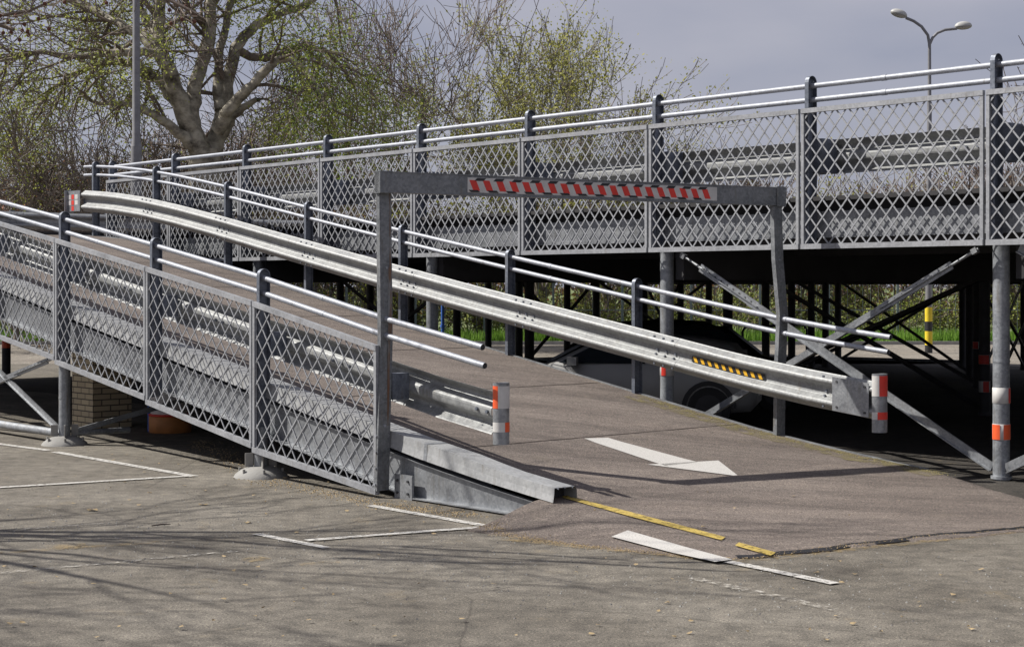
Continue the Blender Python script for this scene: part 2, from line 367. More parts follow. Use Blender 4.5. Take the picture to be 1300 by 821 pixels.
# marks on the wedge follow its surface
def drape(poly, mat, name, lift=.006, sub=14):
    # poly: list of (left pixel, right pixel) pairs swept along the mark
    m = MB(); vs = []
    for (a, b), (c, d_) in zip(poly, poly[1:]):
        for i in range(sub+1):
            t = i/sub; row = []
            for p, q in ((a, c), (b, d_)):
                px, py = p[0]+(q[0]-p[0])*t, p[1]+(q[1]-p[1])*t; z = .1
                for _ in range(80):
                    g = G(px, py, z); s, w = SW(g.x, g.y); zz = apron_z(s, w)+.014 if s < 10.62 else zs(s); z = .6*z+.4*zz
                row.append(Vector((g.x, g.y, zz+lift)))
            k = 5
            for j in range(k+1):
                q_ = row[0].lerp(row[1], j/k); s, w = SW(q_.x, q_.y); q_.z = (apron_z(s, w)+.014 if s < 10.62 else zs(s))+lift; vs.append(q_)
    k = 6; rows = len(vs)//k
    m.add(vs, [(i*k+j, i*k+j+1, (i+1)*k+j+1, (i+1)*k+j) for i in range(rows-1) for j in range(k-1)])
    return m.build(name, mat)
tag(drape([((713, 628), (715, 632)), ((800, 650), (797, 655)), ((921, 682), (916, 686))], 'line_yellow', 'edge_line'), kind='structure')
tag(drape([((938, 689), (933, 693)), ((985, 702), (978, 706))], 'line_yellow', 'edge_line', .008), kind='structure')
tag(drape([((797, 674), (776, 682)), ((870, 695), (852, 702)), ((930, 711), (908, 714))], 'line_solid', 'lane_dash', .009), kind='structure')

m = MB(); vs = []
for s in steps(9.7, 14.2, 40): zz = (apron_z(s, 14)+.010 if s < 10.62 else zs(s))+.006; vs += [P(s, 14.33+.08*noise.noise(Vector((s*2, 0, 5))), zz), P(s, 14.70, zz)]
m.add(vs, [(2*i, 2*i+1, 2*i+3, 2*i+2) for i in range(40)]); tag(m.build('moss_stain', 'moss_stain'), kind='structure')
# grit along the joints
def grit(line, n, spread, size, name, label, mat='dirtp', zf=None):
    m = MB()
    for _ in range(n):
        t = random.random()*(len(line)-1); i = int(t); p = line[i].lerp(line[i+1], t-i)
        q = p+Vector((random.gauss(0, spread), random.gauss(0, spread), 0)); r = size*random.uniform(.4, 1.3)
        s, w = SW(q.x, q.y); z = zf(s, w) if zf else 0
        a = random.random()*6.28; vs = [q+Vector((r*math.cos(a+k*2.09), r*math.sin(a+k*2.09), z)) for k in range(3)]+[q+Vector((0, 0, z+r*.9))]
        m.add(vs, [(0, 1, 3), (1, 2, 3), (2, 0, 3)])
    return tag(m.build(name, mat), label, 'grit', kind='stuff')
az = lambda s, w: (apron_z(s, w)+.012 if 7.4 < s < 10.6 else 0)
grit([G(610, 664), G(640, 680), G(700, 690), G(780, 699), G(930, 712)], 1500, .06, .006, 'grit', 'ochre grit gathered along the edge of the asphalt wedge', zf=az)
grit([G(930, 712), G(1060, 697), G(1180, 682), G(1320, 670)], 500, .03, .006, 'grit', 'thin line of grit along the crack at the foot of the ramp', zf=az)
grit([G(-40, 660), G(300, 690), G(700, 720), G(1300, 760)], 1500, 1.0, .009, 'grit', 'small stones scattered over the open asphalt', 'concrete')
grit([G(250, 560), G(340, 610), G(480, 640), G(600, 655)], 1500, .12, .010, 'grit', 'ochre grit lying under the edge of the ramp')
grit([P(s, 14.60, 0) for s in steps(9.7, 14, 8)], 900, .035, .008, 'moss', 'mossy grit along the far edge of the ramp', 'moss', zf=lambda s, w: (apron_z(s, w)+.01 if s < 10.62 else zs(s)))
# dark irregular crack at the foot of the wedge
m = MB(); vs = []
for j in range(161):
    w = 9.5+4.0*j/160
    e = foot(w)
    h = .010+.008*noise.noise(Vector((w*9, 1, 1))); vs += [P(e-.022-h*1.6, w, .0095), P(e+.014, w, .026)]
m.add(vs, [(2*i, 2*i+1, 2*i+3, 2*i+2) for i in range(160)])
tag(m.build('ground_crack', 'black'), kind='structure')

# fallen leaves and a twig
for i, (px, py, a, r) in enumerate(((118, 648, .3, .05), (205, 668, 1.2, .055), (258, 641, 2, .04), (315, 664, .8, .03), (190, 626, .2, .02))):
    g = G(px, py); m = MB(); col = 'dirtp' if i != 1 else 'bark_dark'
    if i == 1: m.tube([g+Vector((-.08, -.03, .012)), g+Vector((0, 0, .02)), g+Vector((.07, .05, .012))], [.006, .008, .003], 6)
    else:
        ring = [g+Vector((r*math.cos(a+k*.9)*(1+.3*(k % 2)), .8*r*math.sin(a+k*.9), .006+.012*(k % 2))) for k in range(7)]
        m.add(ring+[g+Vector((0, 0, .012))], [(k, (k+1) % 7, 7) for k in range(7)])
    ob = m.build('twig' if i == 1 else 'dry_leaf', col, origin=g)
    tag(ob, ['dry pale leaf lying beside the white parking line on the left', 'short dark twig lying on the asphalt near the ochre stain', 'curled pale leaf lying on the asphalt below the second ramp column foot',
             'tiny dry leaf to the right of the dark twig', 'small dark fleck of leaf above the curled leaf on the asphalt'][i], 'twig' if i == 1 else 'leaf')

m = MB(); rr = random.Random(12)
for _ in range(200):
    if rr.random() < .5: g = G(rr.uniform(-20, 1300), rr.uniform(640, 815))
    else: g = G(rr.uniform(60, 620), 560+rr.uniform(0, 560)*.16); 
    s_, w_ = SW(g.x, g.y); g.z = az(s_, w_)
    r = rr.uniform(.008, .026); a = rr.random()*6.28; k = 5
    m.add([g+Vector((r*math.cos(a+j*1.26), r*.7*math.sin(a+j*1.26), .006+rr.uniform(0, .014))) for j in range(5)], [(0, 1, 2, 3, 4)])
tag(m.build('leaf_litter', 'dirtp'), 'small dry leaves and crumbs scattered over the asphalt', 'litter', kind='stuff')

# ================================================================ THE PARKING DECK
DZ = 3.12
deck = thing('parking_deck', P(9.3, 15.45), 'raised steel parking deck standing on round galvanised columns behind the ramp', 'parking deck')
m = MB()
def quadslab(m, sa, sb, wa, wb, z0, z1): m.hexa([P(sa, wa, z0), P(sa, wb, z0), P(sb, wb, z0), P(sb, wa, z0), P(sa, wa, z1), P(sa, wb, z1), P(sb, wb, z1), P(sb, wa, z1)])
quadslab(m, -10, 36.5, 15.22, 36.5, DZ-.03, DZ+.02)
quadslab(m, 29.6, 36.5, 4, 15.217, DZ-.03, DZ+.02)
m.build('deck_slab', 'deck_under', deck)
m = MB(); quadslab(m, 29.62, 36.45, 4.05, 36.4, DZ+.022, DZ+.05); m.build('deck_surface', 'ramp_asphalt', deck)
m = MB(); quadslab(m, -10, 29.6, 15.36, 15.38, 2.66, 2.97); m.build('fascia_beam', 'galv', deck); m = MB(); quadslab(m, -10, 29.6, 15.45, 15.48, 2.60, DZ-.032); m.build('edge_shade_strip', 'deck_under', deck)  # near-black strip paints in the shade below the slab overhang
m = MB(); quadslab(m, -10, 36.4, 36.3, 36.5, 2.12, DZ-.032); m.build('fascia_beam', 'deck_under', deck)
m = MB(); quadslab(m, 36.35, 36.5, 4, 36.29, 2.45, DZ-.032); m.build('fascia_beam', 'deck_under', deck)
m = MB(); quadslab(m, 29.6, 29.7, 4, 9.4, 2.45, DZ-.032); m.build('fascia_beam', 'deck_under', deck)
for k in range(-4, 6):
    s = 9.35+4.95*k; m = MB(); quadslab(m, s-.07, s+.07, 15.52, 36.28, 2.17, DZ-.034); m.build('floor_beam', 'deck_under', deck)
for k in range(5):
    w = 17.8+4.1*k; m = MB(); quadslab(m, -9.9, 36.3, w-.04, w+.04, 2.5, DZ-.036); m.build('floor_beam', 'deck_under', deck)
def column(parent, base, top, r=.089, mat='column', bands=(), foot=True, plates=True):
    m = MB(); z1 = top; m.tube([base, Vector((base.x, base.y, z1))], r, 20)
    m.tube([base+UP*.02, base+UP*.05], r*(2.1 if foot else 1.25), 16)
    m.tube([base+UP*(z1*.5-.01), base+UP*(z1*.5+.01)], r+.004, 20)
    c = m.build('column', mat, parent)
    if foot:
        m = MB(); m.lathe(base, [(.30, 0), (.285, .03), (.22, .08), (.13, .115), (r+.002, .12)], 24)
        for a in (0.4, 1.9, 3.5, 5.0): m.box(base+Vector((math.cos(a)*.13, math.sin(a)*.13, .19)), ((math.cos(a), math.sin(a), 0), (-math.sin(a), math.cos(a), 0), UP), (.045, .006, .075))
        for a in range(6): m.tube([base+Vector((math.cos(a)*.24, math.sin(a)*.24, .05)), base+Vector((math.cos(a)*.24, math.sin(a)*.24, .10))], .016, 6)
        m.build('foot', 'concrete' if foot == 'c' else 'galv', c)
    for za, zb, secs in bands:
        m = MB(); m.lathe(base, [(r+.001, za), (r+.004, za+.002), (r+.004, zb-.002), (r+.001, zb)], 28); b = m.build('reflective_band', 'white', c)
        m = MB()
        for a0, a1 in secs: m.lathe(base, [(r+.007, za+.004), (r+.007, zb-.004)], 8, R(a0), R(a1))
        m.build('band_patch', 'red' if mat != 'column' or zb > .9 else 'orange', c)
    return c
cs = [9.56+4.91*k for k in range(-2, 5)]
for k, s in enumerate(cs):
    b = P(s, 15.46)
    if k == 2: bands = [(.83, 1.0, [(-55, 10)]), (.44, .61, [(180, 245), (268, 370)])]
    elif k == 3: bands = [(.92, 1.12, [(215, 255)])]
    else: bands = [(.85, 1.0, [(-80, 0)])]
    column(deck, b, 2.566, bands=bands, foot=(k != 2))
inner = [(1250, 26, [(.83, .98, [(-200, -60)]), (.38, .56, [(-120, -60)])]), (1241, 33, [(.8, .95, [(-200, -100)])]), (1231, 37, []), (1222, 41, []), (924, 33, []), (972, 36, []), (1005, 38, []), (1030, 40, []),
         (1048, 41.5, []), (1064, 43, []), (659, 38, []), (672, 33, []), (720, 42, []), (757, 40, []), (818, 42, []), (864, 43, []), (900, 43, []), (580, 36, []), (432, 38, []), (470, 40, []), (522, 42, []), (620, 43, []),
         (1300, 40, []), (1326, 33, [])]
ib = {}
for px, Y, bands in inner:
    b = Vector(((px-CX)*Y/F, Y, 0)); ib[px] = b
    column(deck, b, 2.165 if SW(b.x, b.y)[1] < 36.2 else 2.12, .088 if px not in (924, 672) else .10, 'dark', bands, foot=False)  # near-black colour paints the under-deck shade onto the inner columns
# braces: perforated upper end, flat bar below
def brace(parent, a, b, wdt=.045, mat='galv', perf=True):
    a, b = Vector(a), Vector(b); t = (b-a).normalized(); side = Vector((t.x, t.y, 0)).normalized().cross(UP); side = Vector((side.x, side.y, 0)).normalized()
    nn = t.cross(side).normalized(); m = MB(); Lg = (b-a).length
    if perf:
        m.tube([a, a+t*.42], .018, 8); m.bar(a+t*.02, a+t*.09, side, nn, .03, .03)
        m.bar(a+t*.38, a+t*1.45, side, nn, .008, wdt*1.15)
        m.bar(a+t*.38, a+t*1.45, nn, side, .006, wdt*.8)
        a2 = a+t*1.3
    else: a2 = a
    m.bar(a2, b, side, nn, .010, wdt); m.bar(a2+nn*wdt, b+nn*wdt, nn, side, .006, wdt*.8)
    o = m.build('brace', mat, parent)
    if perf:
        h = MB()
        for k in range(9):
            p = a+t*(.45+k*.11); h.tube([p-side*.0085-nn*.01, p-side*.0125-nn*.01], .013, 8); h.tube([p+side*.0085-nn*.01, p+side*.0125-nn*.01], .013, 8)
        h.build('bolt_hole', 'black', o)
    return o
c0, c1, c2, c3 = P(cs[2], 15.42), P(cs[3], 15.42), P(cs[4], 15.42), P(cs[1], 15.42)
brace(deck, c1+UP*2.5+(c0-c1).normalized()*.28, c0+UP*.14+(c1-c0).normalized()*.08, .045)
brace(deck, c0+UP*2.5+(c1-c0).normalized()*.28+N3*.05, c1+UP*.14+(c0-c1).normalized()*.08+N3*.05, .04)
brace(deck, c3+UP*2.5, c0+UP*.14+(c3-c0).normalized()*.08, .05)
brace(deck, c0+UP*2.5+(c3-c0)*.05, c3+UP*.14, .05, perf=False)
def dpair(a, b, w=.035, z0=.1, z1=2.25):
    A, B = ib[a], ib[b]
    for p, q in ((A+UP*z1, B+UP*z0), (A+UP*z0, B+UP*z1)): brace(deck, p, q, w, 'dark', False)  # inner braces carry the same painted shade
dpair(1241, 1005); dpair(1250, 972, .04); dpair(1231, 1064, .03); dpair(659, 757); dpair(757, 900, .03); dpair(1300, 1241, .03); dpair(432, 580); dpair(818, 864, .03); dpair(1326, 1250, .03)
for a, b in ((1064, 1222), (620, 720), (720, 818)):
    m = MB(); m.tube([ib[a]+UP*.16+Vector((.1, 0, 0)), ib[b]+UP*.16-Vector((.1, 0, 0))], .045, 10); m.build('base_pipe', 'column', deck)
m = MB()
m.tube([P(24.6, 15.9, .13), P(19.6, 15.9, .13)], .05, 10); m.build('base_pipe', 'column', deck)

# ---- railings
def post_mb(s, w, zb, zt, half=.070, depth=.027):
    """channel post with a rounded top; open side up the ramp"""
    m = MB(); c = lambda ds, dw, z: P(s+ds, w+dw, z)
    # web (faces down the ramp) with a half round top, two flanges
    n = 8; prof = [(-half, zb), (half, zb)]+[(half*math.cos(math.pi*k/n), zt-half+half*math.sin(math.pi*k/n)) for k in range(n+1)]
    m.prism([c(depth-.006, dw*.9, z if z < zt-half else z-.006) for dw, z in prof], D3*.005)
    # flange band running up one side, over the top and down the other
    outl = [(-half, zb), (-half, zt-half)]+[(half*math.cos(math.pi-math.pi*k/n), zt-half+half*math.sin(math.pi*k/n)) for k in range(1, n)]+[(half, zt-half), (half, zb)]
    th = .006
    for (a, za), (b, zb_) in zip(outl, outl[1:]):
        q = 1-th/half
        ina, inb = (a*q, za if za <= zt-half else zt-half+(za-zt+half)*q), (b*q, zb_ if zb_ <= zt-half else zt-half+(zb_-zt+half)*q)
        m.hexa([c(-depth-.001, a, za), c(depth, a, za), c(depth, ina[0], ina[1]), c(-depth-.001, ina[0], ina[1]), c(-depth-.001, b, zb_), c(depth, b, zb_), c(depth, inb[0], inb[1]), c(-depth-.001, inb[0], inb[1])])
    return m
def panel(parent, sa, sb, w, top, bot, ph, pv, sw=.009, mat='strand'):
    """framed panel of diamond mesh; top/bot are functions of s"""
    fr = MB(); ta, tb, ba, bb = top(sa), top(sb), bot(sa), bot(sb)
    fr.bar(P(sa, w, ta), P(sb, w, tb), N3, UP, .024, .028); fr.bar(P(sa, w, ba), P(sb, w, bb), N3, UP, .026, .030)
    fr.bar(P(sa+.02, w, ba+.031), P(sa+.02, w, ta-.029), D3, N3, .020, .018); fr.bar(P(sb-.02, w, bb+.031), P(sb-.02, w, tb-.029), D3, N3, .020, .018)
    me = MB(); Ls = sb-sa; h = ta-ba
    # in panel coordinates (x along, v = height fraction*h) the strands are straight
    def pt(x, v):
        f = x/Ls; zb_, zt_ = ba+(bb-ba)*f, ta+(tb-ta)*f; return P(sa+x, w, zb_+(zt_-zb_)*v/h)
    n = int((Ls+h*ph/pv)/ph)+2; sl = ph/pv
    for sign in (1, -1):
        for k in range(-int(h*sl/ph)-3, n+int(h*sl/ph)+3):
            x0 = k*ph - (h*sl if sign > 0 else 0); x1 = x0+h*sl; 
            if sign < 0: x0, x1 = x1, x0
            # clip to 0..Ls
            va, vb = 0.0, h
            t0, t1 = 0.0, 1.0; dx = x1-x0
            ta_, tb_ = (0-x0)/dx, (Ls-x0)/dx; lo, hi = min(ta_, tb_), max(ta_, tb_)
            t0, t1 = max(0, lo), min(1, hi)
            if t1-t0 < .02: continue
            a, b = pt(x0+dx*t0, h*t0), pt(x0+dx*t1, h*t1); t = (b-a).normalized(); u = t.cross(N3)
            off = N3*(.002*sign)
            me.bar(a+off, b+off, u, N3, sw, .0045)
    mm = me.build('mesh_panel', mat, parent); f = fr.build('panel_frame', 'strand', mm)
    return mm
# near railing of the ramp
near_s = [12.87, 15.07, 17.44, 19.87, 22.25, 24.6, 26.95, 29.3]
nr = thing('railing', P(12.87, WN), 'ramp railing with diamond mesh panels nearest the camera, two pipe rails above', 'railing')
for s in near_s[1:]: post_mb(s, WN, zs(s)-.50, rn(s)+.10).build('post', 'post', nr)
for dz_, s_end in ((0, 11.36), (-.165, 11.33)):
    m = MB(); path = [s_end]+[s for s in (12.87, 13.6, 15.07, 16.2, 17.44, 18.6, 19.87, 21, 21.88, 23.2, 24.5, 25.8, 27, 28.5, 30)]
    m.tube([P(s, WN, rn(s)+dz_) for s in path], .029, 14, caps=False)
    # open pipe end
    m.tube([P(s_end, WN, rn(s_end)+dz_), P(s_end+.001, WN, rn(s_end)+dz_)], .029, 14, caps=False)
    r_ = m.build('pipe_rail', 'pipe', nr)
    m = MB(); m.tube([P(s_end+.006, WN, rn(s_end)+dz_), P(s_end+.012, WN, rn(s_end)+dz_)], .0285, 14); m.build('pipe_end', 'black', r_)
    m = MB()
    for s in (13.9, 18.9, 23.5): m = MB(); m.tube([P(s, WN, rn(s)+dz_), P(s+.05, WN, rn(s+.05)+dz_)], .0315, 14); m.build('sleeve', 'pipe', r_)
pe = [12.84]+[s+.05 for s in near_s[1:]]
for a, b in zip(pe, pe[1:]):
    fa = lambda s, a=a, b=b: (rn(a)-.29)+((rn(b)-.29)-(rn(a)-.29))*(s-a)/(b-a)
    fb = lambda s, a=a, b=b: (max(.06, rn(a)-1.88+.04))+((rn(b)-1.88)-(max(.06, rn(a)-1.88+.04)))*(s-a)/(b-a)
    panel(nr, a+.012, b-.012, WN-.10, fa, fb, .19, .215, .0068)

# far railing of the ramp
fs_px = [(990, 0), (809, 1), (648, 1), (512, 1), (392, 1), (290, 1), (199, 1), (122, 1)]
far_s = []
for px, flag in fs_px:
    Y = 40300/(px+1158.0); X = (px-CX)*Y/F; far_s.append(SW(X, Y)[0])
fr_ = thing('railing', P(far_s[1], WF), 'ramp railing of two pipes without mesh on the side beside the deck', 'railing')
for s in far_s[1:]: post_mb(s, WF, zs(s)-.28, rf(s)+.10).build('post', 'post', fr_)
for dz_, s_end in ((0, 10.47), (-.165, 10.5)):
    m = MB(); path = [s_end, 11.2]+[s for s in steps(12, 29, 17)]+[29.45]
    m.tube([P(s, WF, rf(s)+dz_) for s in path], .030, 14, caps=False); r_ = m.build('pipe_rail', 'pipe', fr_)
    m = MB(); m.tube([P(s_end+.006, WF, rf(s_end)+dz_), P(s_end+.012, WF, rf(s_end)+dz_)], .0295, 14); m.build('pipe_end', 'black', r_)
    m = MB()
    for s in (11.9, 15.9, 20.3): m = MB(); m.tube([P(s, WF, rf(s)+dz_), P(s+.06, WF, rf(s+.06)+dz_)], .0335, 14); m.build('sleeve', 'pipe', r_)

# deck railing
dr = thing('railing', P(9.5, WD, 2.55), 'long deck railing with diamond mesh panels and two pipes along the raised deck', 'railing')
ds = [9.50+2.475*k for k in range(-3, 9)]
for s in ds: post_mb(s, WD, 2.57, 4.57, .080, .027).build('post', 'post', dr)
for z in (4.45, 4.285):
    m = MB(); m.tube([P(s, WD, z) for s in (ds[0], ds[4], ds[8], ds[-1]-.1)], .032, 14); r_ = m.build('pipe_rail', 'pipe', dr)
    m = MB()
    for s in (10.9, 14.5, 18.4): m = MB(); m.tube([P(s, WD, z), P(s+.07, WD, z)], .036, 14); m.build('sleeve', 'pipe', r_)
for a, b in zip(ds, ds[1:]):
    panel(dr, a+.03+.06, b-.006+.06, WD-.10, lambda s: 4.15, lambda s: 2.555, .178, .21, .0088)

# ---- guard rails
WP = [(.205, .002), (.195, .008), (.158, .062), (.146, .078), (.132, .087), (.118, .090), (.104, .086), (.092, .076), (.050, .016), (.038, .004), (.02, 0)]
WP = WP+[(-z, a) for z, a in WP[::-1]]
def wprof(sign, k=0): return [(sign*(a+k), z) for z, a in WP]+[(sign*(a-.005+k), z) for z, a in WP[::-1]]
def wbeam(parent, line, sign, side, seclen=2.45, name='beam_section'):
    """line: function t -> centre point; pieces overlap at the joints"""
    t0, t1, f = line; n = max(1, round((t1-t0)/seclen))
    for i in range(n):
        a, b = t0+(t1-t0)*i/n, t0+(t1-t0)*(i+1)/n; a2 = max(t0, a-.16) if i else a
        k = .0035*(i % 2)
        m = MB(); m.sweep([f(t) for t in steps(a2, b, 6)], wprof(sign, k), side, smooth=False)
        sec = m.build(name, 'galv_beam', parent)
        h = MB()
        for t in (a+.05, a+.0-.10, a+.20):
            if t < t0+.02: continue
            c = f(t)
            for dz_ in (.165, -.165+.215-.04-.06, -.165):
                p = c+Vector(side)*sign*((.055 if abs(dz_) > .16 else .03)+.008+k)+UP*dz_
                h.tube([p-Vector(side)*.012*sign, p+Vector(side)*.008*sign], .013, 7)
            p = c+UP*0.0+Vector(side)*sign*(.006+k); h.tube([p-Vector(side)*.01*sign, p+Vector(side)*.010*sign], .015, 7)
            p = c-Vector(side)*sign*(.006)+UP*0.0; h.tube([p, p-Vector(side)*sign*.02], .017, 7)
        k0 = 0
        while k0 < len(h.v):
            one = MB(); one.add(h.v[k0:k0+14], [(i_, (i_+1) % 7, 7+(i_+1) % 7, 7+i_) for i_ in range(7)]+[tuple(range(7)), tuple(range(13, 6, -1))]); one.build('bolt', 'post', sec); k0 += 28
def end_cap(parent, c, z0, z1, r=.085, away=None, patches=()):
    a = math.atan2(away.y, away.x); m = MB(); c = Vector((c.x, c.y, 0))
    m.lathe(c, [(r, z0), (r, z1)], 20, a-math.pi*.62, a+math.pi*.62); m.lathe(c, [(r-.006, z1-.001), (r-.006, z0)], 20, a-math.pi*.62, a+math.pi*.62)
    m.lathe(c, [(r, z1), (0.001, z1+.001)], 20, a-math.pi*.62, a+math.pi*.62, False)
    cap = m.build('end_cap', 'galv', parent)
    for za, zb, a0, a1, mat in patches:
        m = MB(); m.lathe(c, [(r+.003, za), (r+.003, zb)], 10, R(a0), R(a1)); m.build('reflector', mat, cap)
    return cap
GW = 14.50
gr = thing('guard_rail', P(10.6, GW), 'long steel guard rail on the far side of the ramp with yellow black hazard strip', 'guard rail')
zg = lambda s: zs(s)+.675
wbeam(gr, (10.95, 28.95, lambda s: P(s, GW, zg(s))), -1, N3)
for s in far_s[:]:
    m = MB(); m.bar(P(s, GW+.006, zg(s)), P(s, WF-.056, zg(s)), D3, UP, .05, .10); m.build('spacer_block', 'post', gr)
# end plate + cap at the foot
m = MB(); a, b = P(10.52, GW-.088, zg(10.52)), P(11.0, GW-.095, zg(11.0)); m.bar(a, b, N3, UP, .004, .185); pl = m.build('end_plate', 'galv', gr)
m = MB()
for s in (10.57, 10.94):
    for dz_ in (.14, -.14): m.tube([P(s, GW-.09, zg(s)+dz_), P(s, GW-.105, zg(s)+dz_)], .014, 7)
m.build('bolt', 'dark', pl)
m = MB(); m.sweep([P(s, GW, zg(s)) for s in steps(10.45, 10.96, 3)], wprof(-1, -.002), N3); m.build('beam_section', 'galv_beam', gr)
ca = P(10.43, GW-.03)
zc = zg(10.43)
end_cap(gr, ca, zc-.33, zc+.30, .088, -D3, [(zc+.06, zc+.28, -100, 20, 'red'), (zc+.06, zc+.28, -158, -101, 'white'), (zc-.19, zc-.11, -112, 20, 'red'), (zc-.19, zc-.11, -158, -113, 'white')])
# hazard strip in the valley
m = MB(); sa, sb = 13.15-.0, 12.02; e = N3*-.006
def strip_pt(t, z): s = sa+(sb-sa)*t; return P(s, GW-.006, zg(s)+z)
m.sweep([strip_pt(t, 0)+N3*-.008 for t in steps(0, 1, 8)], [(-.002, -.035), (.002, -.035), (.002, .035), (-.002, .035)], N3)
hs = m.build('hazard_strip', 'black', gr); m = MB()
for k in range(10):
    t = .02+k*.098; m.prism([strip_pt(t+.028, -.030)+N3*-.0125, strip_pt(t+.072, -.030)+N3*-.0125, strip_pt(t+.045, .030)+N3*-.0125, strip_pt(t, .030)+N3*-.0125], N3*.001)
m.build('hazard_stripe', 'yellow', hs)
# top end plate with white and red squares
m = MB(); s = 29.05; m.bar(P(28.98, GW-.09, zg(s)), P(29.50, GW-.09, zg(s)), N3, UP, .005, .20); m.bar(P(29.5, GW-.16, zg(s)), P(29.5, GW+.02, zg(s)), D3, UP, .006, .22); pl = m.build('end_plate', 'galv', gr)
for mat, cells in (('white', [(0, 0), (0, 1), (2, 0), (2, 1)]), ('red', [(1, 0), (1, 1), (1, -1)])):
    m = MB()
    for i, j in cells:
        s_ = 29.43-i*.15; m.box(P(s_, GW-.097, zg(s)-.03+j*.11), (D3, N3, UP), (.062 if mat == 'white' else .05, .001, .045))
    m.build('reflector', mat, pl)

NW = 9.93
gn = thing('guard_rail', P(11.6, NW), 'guard rail behind the near mesh railing, its end sticking out past the gantry', 'guard rail')
zg2 = lambda s: zs(s)+.60
wbeam(gn, (11.55, 30.5, lambda s: P(s, NW, zg2(s))), 1, N3, 2.38)
for s in near_s:
    m = MB(); m.bar(P(s, WN+.058, zg2(s)), P(s, NW-.006, zg2(s)), D3, UP, .06, .13); m.build('spacer_block', 'post', gn)
ca = P(11.45, NW+.03); zc = zg2(11.45)+.0
end_cap(gn, ca, zc-.28, zc+.30, .080, -D3, [(zc+.06, zc+.27, -156, -110, 'orange'), (zc+.06, zc+.27, -109, 8, 'white'), (zc-.16, zc-.07, -156, -62, 'white'), (zc-.16, zc-.07, -61, 0, 'orange')])

gd = thing('guard_rail', P(9.5, 15.6, 3.13), 'guard rail seen from behind through the mesh of the deck railing', 'guard rail')
wbeam(gd, (-2, 29.3, lambda s: P(s, 15.62, 3.63)), 1, N3, 2.475)
for s in ds:
    m = MB(); m.bar(P(s, WD+.062, 3.63), P(s, 15.612, 3.63), D3, UP, .12, .20); m.build('spacer_block', 'post', gd)
gb = thing('guard_rail', P(36, 14, 3.13), 'dark guard rail closing the deck behind the top of the ramp', 'guard rail')
wbeam(gb, (4, 26, lambda w: P(36.0, w, 3.62)), -1, D3, 2.5)
for w in steps(4, 26, 9):
    m = MB(); m.bar(P(36.1, w, 3.17), P(36.1, w, 3.85), D3, N3, .04, .05); m.build('post', 'post', gb)

# ================================================================ THE RAMP
rp = thing('ramp', P(11, 12.2), 'brown asphalt vehicle ramp with steel edges climbing from the car park to the deck', 'ramp')
m = MB(); ss = [10.64]+steps(11, 29.6, 62); nw = 24; vs = []
for s in ss:
    for j in range(nw+1):
        w = 9.98+(14.72-9.98)*j/nw; vs.append(P(s, w, zs(s)+.003*noise.noise(Vector((s*2, w*2, 0)))))
m.add(vs, [(i*(nw+1)+j, i*(nw+1)+j+1, (i+1)*(nw+1)+j+1, (i+1)*(nw+1)+j) for i in range(len(ss)-1) for j in range(nw)], True)
m.build('roadway', 'ramp_asphalt', rp)
m = MB(); m.sweep([P(s, 0, zs(s)) for s in [11.4]+steps(12, 29.6, 40)], [(9.80, -.09), (14.70, -.09), (14.70, -.012), (9.80, -.012)], N3); m.build('ramp_plate', 'deck_under', rp)
for s in (12.62, 14.95, 17.3, 19.7, 22.1, 24.4):
    m = MB(); m.add([P(s-.012, 10.0, zs(s-.012)+.005), P(s+.012, 10.0, zs(s+.012)+.005), P(s+.012, 14.7, zs(s+.012)+.005), P(s-.012, 14.7, zs(s-.012)+.005)], [(0, 1, 2, 3)]); m.build('joint', 'bark_dark', rp)
path = lambda a, b, n: [P(s, 0, zs(s)) for s in steps(a, b, n)]
m = MB(); m.sweep(path(10.0, 29.6, 50), [(14.722, -.03), (14.765, -.03), (14.765, .012), (14.722, .012)], N3); m.build('edge_strip', 'galv', rp)
m = MB(); m.sweep(path(11.6, 29.6, 46), [(14.70, -.36), (14.80, -.36), (14.80, -.345), (14.715, -.345), (14.715, -.035), (14.70, -.035)], N3); m.build('edge_beam', 'post', rp)
# near kerb: pressed sheet with sloping top
def kerb_sec(s):
    f = max(.78, min(1, (s-10.0)/1.6)); b = zs(s); return [P(s, 9.70, b+.005), P(s, 9.712, b+.005+.08*f), P(s, 9.718, b+.02+.145*f), P(s, 9.965, b+.02+.142*f), P(s, 9.99, b+.01+.12*f), P(s, 9.995, b-.008)]
ks = steps(10.45, 30, 60); vs = [p for s in ks for p in kerb_sec(s)]; m = MB(); n = 6
m.add(vs, [(i*n+k, i*n+k+1, (i+1)*n+k+1, (i+1)*n+k) for i in range(len(ks)-1) for k in range(n-1)])
kb = m.build('kerb', 'galv_light', rp)
m = MB(); m.add(kerb_sec(10.62)[:6], [(0, 1, 2, 3, 4, 5)]); m.build('kerb_cavity_shade', 'dark', kb)  # dark sheet standing for the shade inside the hollow kerb
m = MB()
for s in (12.25, 14.7, 17.1, 19.5, 21.9): 
    q = [p+Vector((0, 0, .004))-N3*.002 for p in kerb_sec(s)[:5]]; q2 = [p+Vector((0, 0, .004))-N3*.002 for p in kerb_sec(s+.05)[:5]]
    m = MB(); m.add(q+q2, [(k, k+1, 6+k, 5+k) for k in range(4)]); m.build('kerb_joint', 'galv', kb)
# crumpled end of the kerb
m = MB(); c = P(10.40, 9.82, zs(10.4)+.05)
for k in range(3):
    a = P(10.46, 9.74+.09*k, zs(10.4)+.14); b_ = a-D3*random.uniform(.02, .05)+UP*random.uniform(-.03, -.01); c_ = a+N3*.035; m.add([a, b_, c_], [(0, 1, 2)])
m.build('torn_edge', 'galv', rp)
